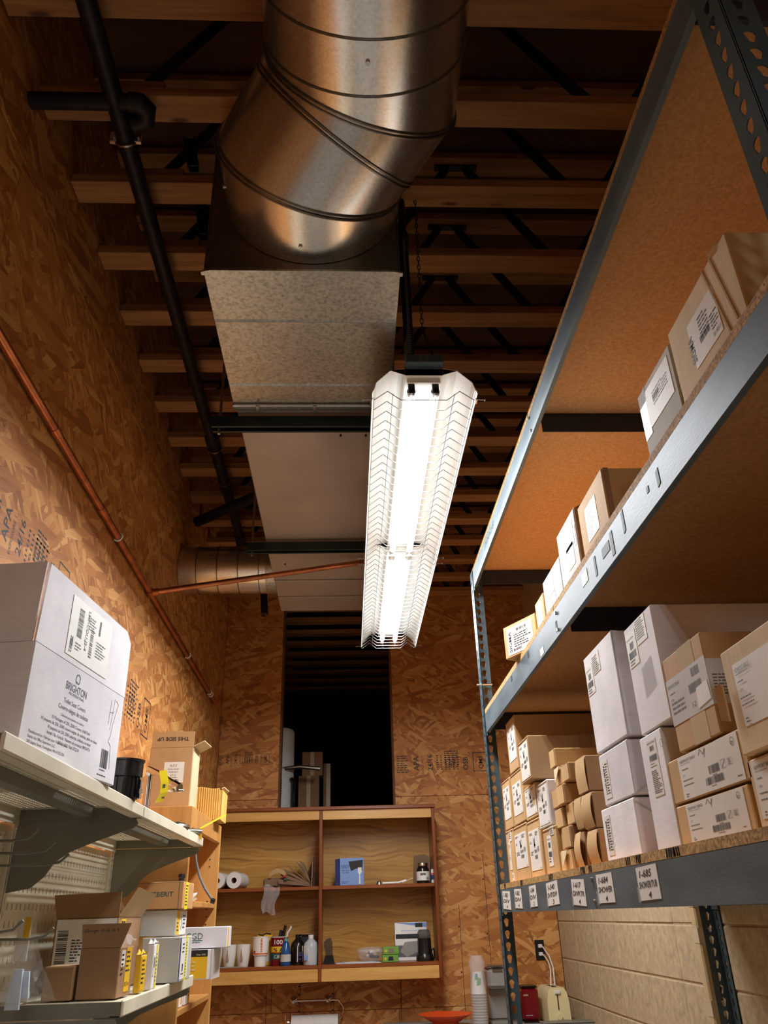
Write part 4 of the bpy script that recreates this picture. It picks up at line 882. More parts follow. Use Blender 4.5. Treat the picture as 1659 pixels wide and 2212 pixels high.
for k, tx in enumerate(('Manufactured for / Fabriqu\u00e9 pour / Fabricado para', 'Staples the Office Superstore, LLC.', '500 Staples Street, Framingham, MA 01702 USA', '\u00a9 2012 Staples, Inc.')): i.text(tx, BL*.07, BH*(.19-.045*k), .0076)
i.bars(BL*.80, BH*.14, .036, .038, 24); i.lines(BL*.80, BH*.11, .036, 1, .005); i.lines(BL*.78, BH*.055, .06, 1, .005)
i.line([(.365, .175), (.36, .12)], .0012).line([(.382, .18), (.372, .11)], .0012).line([(.36, .145), (.385, .150)], .0012).line([(.388, .178), (.402, .172), (.385, .125), (.380, .10), (.372, .085), (.386, .078), (.395, .03)], .0012)
decal(bw, ffr, 0, 0, BL, BH, None, i, 'ink', printing='lettering')
fup = face_fn((.0003, -BL/2, BH), (0, 1, 0), (0, 0, 1)); i = Ink(.2, .12)
i.bars(.035, .045, .022, .06, 26, True); i.text('76782', .012, .040, .016, .034, -90, True); i.text('LMF-COU-J2-4', .075, .112, .015, .085, -90, True); i.lines(.085, .10, .04, 5, .006)
i.bars(.098, .02, .014, .06, 18, True); i.rect(.135, .078, .008, .032); i.lines(.13, .06, .05, 6, .006); i.rect(.012, .02, .012, .014); i.lines(.035, .03, .03, 3, .006); i.text('Staples', .137, .106, .006, .026, -90)
decal(bw, fup, .115, .012, .20, .122, 'white_paper', i, name='shipping_label')
i = Ink(.12, .2); i.bars(.02, .02, .05, .04, 24); i.lines(.02, .065, .07, 3, .009); i.lines(.02, .012, .05, 1, .006)
decal(bw, fnr, BD-.15, 0, .12, .2, None, i, printing='lettering')
# black drain body, chrome arm and tape
bk = thing('drain_basket', 'black plastic drain body with wide ribbed rim beside the white carton', 'plumbing part', (-.56, 2.06, ZU))
P('basket_cup', MB().lathe([(.0, 0), (.036, 0), (.038, .005), (.038, .05), (.040, .052)], (0, 0, 0), 28), 'black_plastic', bk)
P('rim', MB().lathe([(.040, .0525), (.045, .0525), (.045, .088), (.048, .090), (.048, .094), (.04, .094), (.04, .060)], (0, 0, 0), 28, 'z', False), 'black_plastic', bk)
for k in range(18): a = 2*PI*k/18; P('rib', MB().box(.038, .041, -.0025, .0025, .004, .05, Matrix.Rotation(a, 4, 'Z')), 'black_plastic', bk)
P('bolt', MB().cyl((.047, -.01, .0), (.047, -.01, .045), .004, 8).cyl((.047, -.01, .012), (.047, -.01, .024), .007, 8), 'chrome', bk)
# carton standing on the bookcase top
BZ_ = .391
fz = thing('polish_carton', 'brown carton with upside-down lettering on open flap on wooden bookcase', 'box', (-.70, 3.30, BZ_), None, 0)
fW, fD, fH = .168, .15, .230
P('carton_body', MB().cbox(-fW/2, fW/2, -fD/2, fD/2, 0, fH, .002), 'kraft', fz)
ff1 = face_fn((-fW/2, -fD/2, 0), (1, 0, 0), (0, 0, 1))
P('top_flap', MB().prism([(.002, 0), (fW-.002, 0), (fW, .062), (0, .060)], lambda u, v, t: (-fW/2+u, -fD/2+.003-t+.06*v, fH+v), 0, .003), 'kraft', fz)
i = Ink(fW, .06); i.text('THIS SIDE UP', fW*.88, .040, .021, .125, 180, True); decal(fz, face_fn((-fW/2, -fD/2-.0008, fH), (1, 0, 0), (0, .06, 1)), 0, 0, fW, .06, None, i, printing='lettering')
P('side_flap', MB().prism([(0, 0), (fD-.004, 0), (fD-.004, .055), (0, .05)], lambda u, v, t: (fW/2-.003+v*.9, -fD/2+.002+u, fH+v*.45+t), 0, .003), 'kraft_light', fz)
i = Ink(.075, .075); i.text('FLITZ', .037, .060, .012, .026, 0, False, 0, True); i.text('METAL POLISH', .037, .048, .008, .042, 0, False, 0, True); i.text('P/N BP 03511', .037, .037, .008, .036, 0, False, 0, True); i.text('QTY 20', .037, .024, .010, .022, 0, False, 0, True); i.lines(.012, .018, .05, 1, .004); i.bars(.010, .004, .05, .009, 26)
decal(fz, ff1, .060, .095, .078, .078, 'white_paper', i)
fx1 = face_fn((fW/2, -fD/2, 0), (0, 1, 0), (0, 0, 1)); P('side_face', MB().prism(quad(.002, .002, fD-.004, fH-.004), fx1, .0002, .0012), 'kraft_light', fz); i = Ink(.1, .1); i.lines(.04, .09, .05, 5, .009); i.bars(.05, .02, .05, .03, 12); decal(fz, fx1, .02, .10, .1, .1, None, i, printing='lettering', th=.0015)
fz.children[-1].data.transform(Matrix.Translation((.0014, 0, 0)))
hr = thing('chrome_spout', 'chrome shower arm with flange lying in front of the polish carton', 'plumbing part', (-.56, 2.62, ZU+.01))
b0, b1 = at(322, 1662, 'y', 2.5), at(385, 1700, 'y', 2.42)
P('arm', MB().tube([p-hr.location for p in (b0+Vector((-.004, .02, -.012)), b0, b0.lerp(b1, .3)+Vector((0, 0, .003)), b1)], [.010, .010, .0095, .0095], 14), 'chrome', hr)
P('nut', MB().cyl(b0.lerp(b1, .86)-hr.location, b1+(b1-b0)*.04-hr.location, .0125, 8), 'chrome', hr)
P('flange', MB().lathe([(.0, .004), (.018, .003), (.024, -.002), (.025, -.004)], b1-hr.location+Vector((-.01, .02, -.004)), 24), 'chrome', hr)
P('support_post', MB().cyl(Vector((b0.x-.004, b0.y+.02, ZU))-hr.location, b0+Vector((-.004, .02, -.01))-hr.location, .011, 12), 'chrome', hr)
yt = thing('yellow_tag_strip', 'yellow printed tape strip curling from the chrome shower arm', 'tape', tuple(at(352, 1690, 'y', 2.44)))
q = [at(352, 1664, 'y', 2.44), at(356, 1690, 'y', 2.42), at(354, 1712, 'y', 2.41), at(343, 1733, 'y', 2.42)]
P('strip', MB().sheet(lambda u, v: (lambda p: p+Vector((.011*(u-.5)*2, 0, .003*(u-.5))))((q[0].lerp(q[1], v*3) if v < .334 else q[1].lerp(q[2], v*3-1) if v < .667 else q[2].lerp(q[3], v*3-2)))-yt.location, 2, 12), 'yellow_tape', yt)
P('tape_print', MB().box(-.004, .004, -.0006, -.0003, -.045, -.005, Matrix.Translation(at(355, 1690, 'y', 2.415)-yt.location)), 'grey_ink', yt)
hd = thing('chrome_rose', 'round chrome shower head lying face up near the shelf end', 'plumbing part', (-.565, 2.78, ZU))
P('head_disc', MB().lathe([(0, 0), (.04, 0), (.043, .006), (.040, .014), (0, .016)], (0, 0, 0), 28), 'brushed', hd); P('nozzle_ring', MB().lathe([(.020, .0162), (.030, .0162), (.030, .018), (.020, .018)], (0, 0, 0), 24, 'z', False), 'black_plastic', hd); P('collar', MB().lathe([(.012, .016), (.012, .024), (0, .024)], (0, 0, 0), 20), 'brushed', hd)
vl = thing('valve_trim', 'brushed metal valve trim with yellow tag at the shelf corner', 'plumbing part', (-.55, 3.0, ZU))
P('lever', MB().tube([(-.05, -.03, .012), (0, -.01, .014), (.03, 0, .012)], .009, 12), 'brushed', vl); P('base', MB().lathe([(0, 0), (.025, 0), (.027, .004), (.015, .012), (0, .012)], (-.04, .02, .0), 22), 'brushed', vl); P('cap', MB().cbox(-.075, -.045, -.06, -.02, 0, .02, .006), 'brushed', vl)
P('yellow_tag', MB().sheet(lambda u, v: (.02+.09*v, .0+.02*u, .018+.045*v+.010*u), 1, 4), 'yellow_tape', vl); P('tag_tail', MB().sheet(lambda u, v: (.018+.014*u, -.004+.004*v, .022-.035*v), 1, 3), 'yellow_label', vl)

# ================================================================== WOODEN BOOKCASE
bc = thing('bookcase', 'tall honey-coloured wooden bookcase at end of gondola shelving', 'bookcase', (-.74, 3.5, -H))
X0, X1, Ya, Yb, Zt = XL+.003, -.586, 3.15, 3.90, .391
part('side_panel', MB().cbox(X0, X1, Ya, Ya+.02, -H, Zt-.001, .002), 'maple', bc); part('side_panel', MB().cbox(X0, X1, Yb-.02, Yb, -H, Zt-.001, .002), 'maple', bc)
part('back_panel', MB().box(X0, X0+.006, Ya+.0205, Yb-.0205, -H, Zt-.02), 'maple', bc)
part('top_board', MB().cbox(X0+.0065, X1-.021, Ya+.0205, Yb-.0205, Zt-.022, Zt-.001, .001), 'maple', bc); part('top_rail', MB().cbox(X1-.02, X1, Ya+.0205, Yb-.0205, .315, Zt-.001, .002), 'maple', bc)
for z in (.072, -.268, -.62, -.98): part('shelf_board', MB().cbox(X0+.0065, X1-.006, Ya+.0205, Yb-.0205, z-.02, z, .002), 'maple', bc)
for z in (.0, .03, .06, -.03, .2, .23): part('pin_hole', MB().cyl((X1-.04, Yb-.0203, z+.02), (X1-.04, Yb-.0215, z+.02), .003, 8), 'black_matte', bc)
yp = thing('padded_carton', 'yellow corrugated carton bent open on top of the bookcase', 'box', (-.63, 3.72, Zt))
P('front_face', MB().sheet(lambda u, v: (-.05+.115*u, -.08+.0022*math.sin(u*75), .005+v*.128+.004*math.sin(u*6)), 60, 4), 'padded_yellow', yp)
P('carton_body', MB().cbox(-.06, .072, -.07, .09, 0, .125, .004), 'padded_yellow', yp); P('lifted_flap', MB().prism([(0, 0), (.16, 0), (.15, .035), (.01, .03)], lambda u, v, t: (.072+v*.35, -.075+u, .128+v*.2+t), 0, .003), 'kraft_light', yp)
P('side_fold', MB().prism([(0, 0), (.15, 0), (.15, .12), (0, .125)], lambda u, v, t: (.0725+t+.012*math.sin(v*25), -.07+u, v), 0, .003), 'padded_yellow', yp)
cb = thing('grey_cable', 'grey cable with black plug hanging beside the bookcase shelf', 'cable', tuple(at(425, 1845, 'y', 3.13)))
pts = [at(a*520/1659, 1680+b*520/1659, 'y', 3.135) for k, (a, b) in enumerate(((1345, 505), (1352, 580), (1375, 680), (1410, 760), (1445, 815), (1465, 845)))]
P('cord', MB().tube([p-cb.location for p in pts], .0045, 8), 'rubber_grey', cb); P('end_ring', MB().cyl(pts[-1]-cb.location+Vector((-.006, 0, 0)), pts[-1]-cb.location+Vector((.008, 0, -.004)), .009, 10), 'black_plastic', cb)
cr = thing('crumpled_tissue', 'crumpled white tissue on the bookcase shelf', 'paper', (-.66, 3.45, .0725))
b_ = bmesh.new(); bmesh.ops.create_icosphere(b_, subdivisions=3, radius=.045)
for v in b_.verts: v.co = Vector((v.co.x*1.3, v.co.y*1.2, max(0, v.co.z*.55+.015)))*(1+R.uniform(-.22, .22)); v.co.z = max(v.co.z, 0)
me = bpy.data.meshes.new('tissue'); b_.to_mesh(me); b_.free(); me.materials.append(MATS['white_paper']); P('tissue', me, None, cr)
bd = thing('rubber_bung', 'small black rubber bung resting on the top brown carton', 'bung', (-.55, 2.86, .122)); P('knob_body', MB().lathe([(0, 0), (.010, 0), (.009, .006), (.012, .012), (.010, .020), (0, .022)], (0, 0, 0), 16), 'black_plastic', bd)

# ------------------------------------------------------------------ lower gondola shelf
def ybox(name, label, x0, x1, yf, dep, z0, z1, mt, rz=0.0, cat='box', group=None, side=None):   # box seen on its camera-facing side
    t = thing(name, label, cat, ((x0+x1)/2, yf+dep/2, z0+.0006), group, rz); w_, h_ = x1-x0-.002, z1-z0-.0015
    P('carton_body', MB().cbox(-w_/2, w_/2, -dep/2, dep/2, 0, h_, .002), mt, t)
    fy = face_fn((-w_/2, -dep/2, 0), (1, 0, 0), (0, 0, 1)); fx_ = face_fn((w_/2, -dep/2, 0), (0, 1, 0), (0, 0, 1))
    return t, fy, fx_, w_, h_
t, fy, fx_, w_, h_ = ybox('small_brown_box', 'small plain brown box at lower shelf corner by plastic bag', -.731, -.660, 2.20, .10, ZLO, -.084, 'kraft_dark'); P('lid_fold', MB().box(-w_/2, w_/2, -.0515, -.05, h_-.004, h_), 'kraft', t)
t, fy, fx_, w_, h_ = ybox('open_brown_box', 'open brown box with handwriting on its raised flap, front of lower shelf', -.653, -.553, 2.21, .11, ZLO, -.048, 'kraft_dark', -.06)
fp = P('raised_flap', MB().prism([(.002, 0), (w_, 0), (w_+.02, .052), (-.004, .052)], lambda u, v, q: (-w_/2+u, -.055+.003-q, h_+v), 0, .003), 'kraft_dark', t)
i = Ink(.1, .05); i.text('George  7-16 16 9', .004, .034, .010, .085, 0, False, .2); decal(t, face_fn((-w_/2, -.0551, h_), (1, 0, 0), (0, 0, 1)), 0, 0, .1, .05, None, i, printing='handwriting')
for k, (x, z, ww, hh, mt) in enumerate(((.012, .065, .028, .035, 'white_paper'), (.05, .01, .04, .095, 'yellow_label'))):
    ik2 = Ink(ww, hh).lines(.003, hh-.012, ww-.006, 5, .010)
    if k: ik2.text('DLT14', .003, .012, .012, ww*.8, 0, True, .2)
    decal(t, fx_, x, z, ww, hh, mt, ik2)
P('bubble_wrap', MB().sheet(lambda u, v: (w_/2-.012+.03*u, -.045+.08*v, h_+.003+.03*math.sin(PI*v)*(1-u*.6)+.003*math.sin(9*u+17*v)), 8, 12), 'clear_bag', t)
t, fy, fx_, w_, h_ = ybox('open_barcode_box', 'larger open brown box with big bar code label behind the handwritten box', -.803, -.632, 2.45, .26, ZLO, .02, 'kraft_dark')
P('front_flap', MB().prism([(0, 0), (w_, 0), (w_+.002, .062), (-.012, .058)], lambda u, v, q: (-w_/2+u, -.13+.003-q-.12*v, h_+v), 0, .0035), 'kraft_dark', t)
P('side_flap', MB().prism([(0, 0), (.25, 0), (.25, .07), (.0, .085)], lambda u, v, q: (w_/2-.003+q+v*.55, -.125+u, h_+v*.85), 0, .0035), 'kraft_light', t)
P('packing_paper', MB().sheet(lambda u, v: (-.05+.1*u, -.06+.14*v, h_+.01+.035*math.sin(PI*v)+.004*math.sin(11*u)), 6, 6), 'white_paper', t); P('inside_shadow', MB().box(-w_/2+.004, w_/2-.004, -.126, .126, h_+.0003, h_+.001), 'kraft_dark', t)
i = Ink(.15, .12); i.bars(.006, .01, .028, .095, 30, True); i.text('GEORGE', .085, .10, .009, .05, -90); i.text('90 PALI', .10, .10, .008, .04, -90); i.lines(.045, .08, .03, 8, .007); i.lines(.11, .09, .03, 5, .007)
decal(t, fy, .004, h_-.135, w_-.008, .132, 'white_paper', i)
decal(t, fx_, .03, h_-.045, .05, .04, 'yellow_label', Ink(.05, .04).lines(.004, .03, .04, 3, .011))
st = 'stacked cartons at the far end of lower gondola shelf'
t, fy, fx_, w_, h_ = ybox('grey_carton', 'large pale grey carton with dark blue edge at bottom of the lower-shelf stack', -.622, -.506, 2.70, .20, ZLO, -.037, 'grey_card', 0, 'box', st)
P('blue_edge', MB().prism(quad(.002, .002, .012, h_-.004), fx_, .0002, .001), 'navy_card', t); i = Ink(.1, .1); i.lines(.02, .09, .05, 3, .01); i.rect(.03, .02, .015, .02); i.lines(.02, .012, .06, 1, .008); decal(t, fx_, .018, .006, .12, h_-.012, 'white_paper', i); decal(t, fx_, .09, -.0, .026, h_+.002, 'yellow_tape', Ink(.026, .1).lines(.003, .1, .02, 12, .008), 'grey_ink', name='yellow_strip', th=.0014)
t, fy, fx_, w_, h_ = ybox('grey_white_carton', 'pale carton with yellow corner label in middle of the lower-shelf stack', -.645, -.533, 2.75, .17, -.036, .037, 'grey_card', 0, 'box', st)
decal(t, fx_, .004, .003, .045, h_-.006, 'yellow_label', Ink(.04, .06).lines(.005, .03, .03, 3, .01)); i = Ink(.1, .06); i.line([(.02, .05), (.035, .03), (.02, .012)], .004); i.lines(.05, .05, .04, 4, .011); decal(t, fx_, .05, .003, .11, h_-.006, 'white_paper', i, 'blue_ink')
t, fy, fx_, w_, h_ = ybox('brown_top_carton', 'brown carton with green lettering on top of the lower-shelf stack', -.662, -.517, 2.74, .18, .038, .116, 'kraft_orange', 0, 'box', st)
i = Ink(w_, h_); i.rect(.018, .034, .014, .016); i.text('GEBERIT', .036, .035, .020, .076, 0, True); i.rect(w_-.014, 0, .0015, h_); i.rect(0, h_*.97, w_, .001); decal(t, fy, 0, 0, w_, h_, None, i, 'green_ink', printing='lettering')
decal(t, fx_, .03, -.001, .05, h_+.001, 'yellow_tape', Ink(.05, .07).lines(.006, .065, .04, 7, .009), 'ink', name='yellow_strip')
for k, (x0, x1, y, z1, ds) in enumerate(((-.556, -.538, 2.36, -.072, 'thin yellow-labelled packet beside the handwritten box'), (-.550, -.530, 2.46, -.050, 'thin white packet with bar code and yellow tape beside the grey carton'))):
    t, fy, fx_, w_, h_ = ybox('thin_packet', ds, x0, x1, y, .06, ZLO, z1, 'yellow_label' if k == 0 else 'white_card')
    if k: decal(t, fx_, .004, .03, .02, .05, 'white_paper', Ink(.02, .05).bars(.004, .02, .012, .025, 10)); decal(t, fx_, .03, 0, .018, h_, 'yellow_tape', Ink(.02, .08).lines(.002, .08, .014, 8, .009), 'grey_ink', name='yellow_strip')
    else: decal(t, fx_, .004, .004, .05, h_-.01, 'yellow_label', Ink(.05, .08).lines(.004, .065, .04, 6, .01))
    P('crumpled_top', MB().sheet(lambda u, v: (-w_/2+w_*u, -.03+.06*v, h_+.002+.012*math.sin(PI*v)*abs(math.sin(5*u+3*v))), 5, 6), 'white_paper' if k else 'yellow_label', t)
# peg hooks with a hanging bag
def hook(z, y, L, ds, x=XB):
    h_ = thing('peg_hook', ds, 'hook', (x+.001, y, z), 'peg hooks on the slotted back')
    P('prong', MB().tube([(0, 0, 0), (L*.75, 0, -.003), (L*.92, 0, .002), (L, 0, .018)], .003, 8), 'grey_metal', h_); P('base_plate', MB().cbox(.0, .004, -.012, .012, -.015, .015, .001), 'grey_metal', h_)
hook(.165, 1.80, .20, 'upper peg hook nearest the camera under the shelf'); hook(.145, 1.86, .22, 'upper peg hook, the middle prong under the shelf'); hook(.125, 1.93, .23, 'upper peg hook, lowest prong beside the bracket')
hook(-.005, 1.80, .20, 'lower peg hook behind the hanging bag'); hook(-.02, 1.96, .21, 'lower peg hook reaching past the hanging bag')
bg = thing('plastic_parts_bag', 'clear plastic bag with pale blue parts hanging from peg hook', 'bag', tuple(at(58, 2130, 'y', 1.98)))
a0 = at(60, 1965, 'y', 1.98); lowp = at(58, 2165, 'y', 1.98)
P('film', MB().sheet(lambda u, v: (lambda p, hw: p+Vector(((u-.5)*2*hw, .012*math.sin(3*u+5*v), 0)))(a0.lerp(lowp, v), (.012+.03*v**.7+.035*max(0, v-.6)))-bg.location, 10, 16), 'clear_bag', bg)
P('header_card', MB().box(-.014, .014, -.002, 0, -.10, -.02, Matrix.Translation(a0-bg.location)), 'white_paper', bg); P('yellow_sticker', MB().box(.0, .013, -.004, -.002, -.055, -.01, Matrix.Translation(a0-bg.location+Vector((0, 0, -.005)))), 'yellow_label', bg)
P('blue_parts', MB().prism([(-.014, 0), (.016, 0), (.012, .075), (-.006, .075)], lambda u, v, q: (u-.004, .004+q, v-.10), 0, .008).prism([(-.006, 0), (.02, 0), (.014, .05), (0, .05)], lambda u, v, q: (u+.005, .014+q, v-.08), 0, .008), 'pale_blue', bg).location = a0-bg.location+Vector((0, 0, -.09))
b2 = thing('crumpled_bag', 'crumpled clear plastic bag slumped on the lower shelf corner', 'bag', (-.80, 2.235, ZLO))
P('film', MB().sheet(lambda u, v: (-.05+.105*u, -.03+.05*math.sin(PI*u)+.02*math.sin(9*v), .001+.13*v*(1-.4*u)+.012*math.sin(13*u+7*v)*v), 12, 10), 'clear_bag', b2); P('white_roll', MB().tube([(-.04, -.05, .012), (0, -.05, .014), (.045, -.045, .012)], .012, 10), 'white_plastic', b2)

# ------------------------------------------------------------------ cartons in the bookcase
sg = 'cartons stacked in the bookcase'
t, fy, fx_, w_, h_ = ybox('slim_carton', 'slim white carton with yellow label standing low in the bookcase', -.64, -.60, 3.28, .05, -.267, -.19, 'white_card', 0, 'box', sg); decal(t, fx_, .01, .01, .02, .06, 'yellow_label', Ink(.02, .06).lines(.002, .05, .015, 4, .01))
t, fy, fx_, w_, h_ = ybox('slim_carton', 'slim white carton with bar code standing beside the yellow-labelled one', -.64, -.598, 3.36, .09, -.267, -.19, 'white_card', 0, 'box', sg); decal(t, fx_, .055, .005, .03, .065, 'yellow_label', Ink(.03, .06).lines(.002, .05, .024, 4, .01)); decal(t, fx_, .005, .01, .045, .05, 'white_paper', Ink(.04, .05).bars(.006, .02, .03, .02, 14))
t, fy, fx_, w_, h_ = ybox('yellow_front_carton', 'white carton with dark and yellow printed front jutting from the bookcase', -.640, -.505, 3.36, .16, -.1885, -.090, 'white_card', -.04, 'box', sg)
i = Ink(.1, .09); i.rect(.0, .070, .092, .022); decal(t, fy, w_*.18, .004, .092, .092, 'yellow_label', i, 'ink'); P('edge_tape', MB().box(w_/2-.004, w_/2+.001, -.0815, .0815, -.0005, h_+.001), 'white_tape', t)
decal(t, face_fn((-w_/2, -.0810, 0), (1, 0, 0), (0, 0, 1)), w_*.18, .004, .092, .092, None, Ink(.09, .09).text('Clean 3205', .05, .074, .008, .035).lines(.02, .05, .03, 3, .012), 'cream_plastic', printing='lettering'); t.children[-1].data.transform(Matrix.Translation((0, -.001, 0)))
t, fy, fx_, w_, h_ = ybox('lettered_carton', 'white carton with green serif initials on top of the bookcase stack', -.640, -.462, 3.38, .14, -.088, -.016, 'white_card', .03, 'box', sg)
i = Ink(w_, h_); i.text('CGD', .022, .030, .030, .062); i.rect(.022, .024, .062, .003); i.lines(.03, .018, .05, 1, .006); decal(t, fy, 0, 0, w_, h_, None, i, 'green_ink', printing='lettering'); decal(t, fx_, .01, .003, .03, h_-.006, 'yellow_label', None)
t, fy, fx_, w_, h_ = ybox('brown_tall_carton', 'brown carton standing upright at back of the bookcase shelf', -.80, -.645, 3.28, .22, -.267, .02, 'kraft_dark', 0, 'box', sg); P('lid_fold', MB().box(-w_/2, w_/2, -.1115, -.11, h_-.02, h_-.017), 'kraft', t)

# ================================================================== WALL CABINET
CYF, CX0, CX1 = 5.32, XL+.004, .548
ZT, ZB_, ZS1, ZS0 = .634, -.33, .176, -.244
XM = -.176
cab = thing('open_cabinet', 'open oak wall cabinet with reddish trim and four bays', 'cabinet', ((CX0+CX1)/2, 5.45, ZB_))
part('back_panel', MB().box(CX0+.02, CX1-.02, 5.585, 5.592, ZB_, ZT-.02), 'oak', cab)
for x in (CX0, CX1-.02, XM-.01): part('upright_board', MB().cbox(x, x+.02, CYF, 5.584, ZB_, ZT-.0215, .002), 'red_trim_v', cab)
part('top_board', MB().cbox(CX0, CX1+.006, CYF-.012, 5.592, ZT-.021, ZT, .003), 'red_trim', cab)
for x0, x1 in ((CX0+.0205, XM-.0105), (XM+.0105, CX1-.0205)):
    part('shelf_board', MB().cbox(x0, x1, CYF+.012, 5.584, ZS1-.02, ZS1, .002), 'red_trim', cab)
    part('shelf_board', MB().cbox(x0, x1, CYF+.002, 5.584, ZS0-.02, ZS0, .002), 'red_trim', cab)
    part('top_rail', MB().cbox(x0, x1, CYF+.003, CYF+.02, .556, ZT-.0215, .001), 'light_trim', cab); part('bottom_rail', MB().cbox(x0, x1, CYF+.003, CYF+.02, ZB_, ZS0-.0205, .001), 'light_trim', cab)
def kx(X, Y=820, y=5.42): return at(460+X/3.318, 1820+Y/3.318, 'y', y).x
def kz(X, Y, y=5.42): return at(460+X/3.318, 1820+Y/3.318, 'y', y).z
def item(name, label, cat, X, zs, y=5.42, group=None, rz=0.0): return thing(name, label, cat, (kx(X, 300 if zs > 0 else 880, y), y, zs+.0005), group, rz)
# wrapped paper towel rolls lying on the upper shelf
for X, ds in ((178, 'wrapped paper towel roll lying end-on nearer the paper bags'), (60, 'wrapped paper towel roll lying end-on, half hidden by bookcase')):
    t = item('paper_towel_roll', ds, 'paper towel', X, ZS1, 5.455, 'wrapped towel rolls on the cabinet shelf', -.10)
    r = .046; P('roll', MB().lathe([(.017, -.11), (r, -.11), (r, .10), (.017, .10), (.017, -.11)], (0, 0, r), 28, 'y', False), 'towel', t); P('film', MB().lathe([(.022, -.1115), (r+.002, -.1115), (r+.003, .1), (.01, .106)], (0, 0, r+.003), 24, 'y', False), 'clear_bag', t); P('core', MB().lathe([(.0165, -.108), (.0165, .09), (.015, .09), (.015, -.108)], (0, 0, r), 20, 'y', False), 'kraft_dark', t)
# folded paper bags
pb = item('folded_paper_bags', 'fanned stack of folded brown paper bags with twine handles', 'paper bags', 560, ZS1, 5.45)
zt = kz(620, 60, 5.45)-ZS1
for k in range(7):
    a = .12+.17*k; L = .20-.012*k
    P('folded_bag', MB().prism([(0, 0), (-L, -.006), (-L-.004, .006), (-L, .020), (-L*.5, .018), (0, .006)], lambda u, v, q: (.125+u*math.cos(a)-v*math.sin(a), -.07+q, .002+.0035*k-u*math.sin(a)+v*math.cos(a)), 0, .13), 'paper_bag', pb)
P('lower_bag', MB().cbox(-.17, .02, -.06, .07, 0, .055, .012), 'paper_bag', pb)
P('upright_bag', MB().prism([(0, 0), (.008, 0), (.014, .175), (.009, .18)], lambda u, v, q: (.126+u, -.06+q, v), 0, .12), 'paper_bag', pb)
for k in range(3): P('twine_handle', MB().tube([(-.13+.1*s_/8, -.075-.01*math.sin(PI*s_/8), .06+.025*math.sin(PI*s_/8)+.008*k) for s_ in range(9)], .003, 6), 'old_card', pb)
P('red_clip', MB().cbox(-.045, -.025, -.085, -.075, .055, .068, .003), 'red_ink', pb); P('green_clip', MB().cbox(-.04, -.02, -.085, -.075, .038, .05, .003), 'green_ink', pb)
pg = item('hanging_plastic_bag', 'crinkled clear plastic bag drooping over the shelf edge', 'bag', 420, ZS1-.105, CYF+.0)
P('film', MB().sheet(lambda u, v: (-.05+.1*u*(1-.25*v)+.008*math.sin(7*v), -.006-.012*abs(math.sin(8*u+5*v))-.008*math.sin(PI*v), .112-.15*v+.01*math.sin(6*u)), 12, 14), 'clear_bag', pg)
# blue box of forks
bb = item('fork_box', 'blue dispenser box of forks with a torn window', 'box', 985, ZS1, 5.43)
zt = kz(1000, 115, 5.43)-ZS1; P('carton_body', MB().cbox(-.065, .085, -.05, .06, 0, zt, .002), 'blue_card', bb); P('dark_side', MB().prism([(0, 0), (.11, 0), (.11, zt), (0, zt)], lambda u, v, q: (-.066-q-.02*u/.11*0, -.05+u, v), 0, .001), 'navy_card', bb)
P('navy_panel', MB().prism([(-.095, .0), (-.066, 0), (-.066, zt), (-.095, zt-.004)], lambda u, v, q: (u, -.035+(-.066-u)*.3+q, v), 0, .003), 'navy_card', bb)
fy = face_fn((-.065, -.05, 0), (1, 0, 0), (0, 0, 1)); P('torn_window', MB().prism([(.055, zt-.02), (.145, zt-.012), (.14, zt-.075), (.105, zt-.06), (.07, zt-.075), (.06, zt-.045)], fy, .0002, .001), 'black_matte', bb)
i = Ink(.15, zt); i.text('READY', .010, zt*.62, .030, .048, 0, True); i.text('TO GO', .010, zt*.44, .030, .046, 0, True); decal(bb, fy, 0, 0, .15, zt, None, i, 'navy_card', printing='lettering'); i = Ink(.15, zt); i.lines(.01, .02, .05, 2, .007); decal(bb, fy, 0, 0, .15, zt, None, i, 'navy_card', printing='small_print')
P('fork', MB().prism([(.118, .006), (.128, .006), (.126, .06), (.136, .075), (.136, .10), (.112, .10), (.112, .075), (.120, .06)], fy, .0014, .003), 'white_plastic', bb)
# cutlery on the shelf
ct = item('plastic_cutlery', 'white plastic cutlery bundle lying on the shelf', 'cutlery', 1300, ZS1, 5.42)
P('handle', MB().tube([(-.075, 0, .008), (.03, 0, .010), (.075, 0, .022)], .006, 8), 'white_plastic', ct); P('fan_end', MB().prism([(.05, -.01), (.115, -.022), (.118, .02), (.05, .008)], lambda u, v, q: (u, v, .008+(u-.05)*.35+q), 0, .003), 'white_plastic', ct); P('metal_clip', MB().lathe([(0, 0), (.018, .002), (.014, .016), (.008, .024), (0, .026)], (-.095, 0, 0), 12), 'bright_steel', ct)
nb = item('napkin_pouch', 'tan paper pouch standing behind the dark jar', 'pouch', 1505, ZS1, 5.53); zt = kz(1500, 85, 5.53)-ZS1; P('pouch_front', MB().prism([(-.06, 0), (.05, 0), (.055, zt*.9), (.02, zt), (-.05, zt*.96)], lambda u, v, q: (u, q, v), 0, .02), 'paper_bag', nb); P('pouch_fold', MB().prism([(-.058, zt*.5), (.045, zt*.55), (.045, zt*.57), (-.058, zt*.52)], lambda u, v, q: (u, -q, v), 0, .002), 'kraft_dark', nb)
jr = item('coffee_jar', 'dark jar with white label and gold lid on cabinet shelf', 'jar', 1508, ZS1, 5.42); zt = kz(1508, 148)-ZS1; r = .040
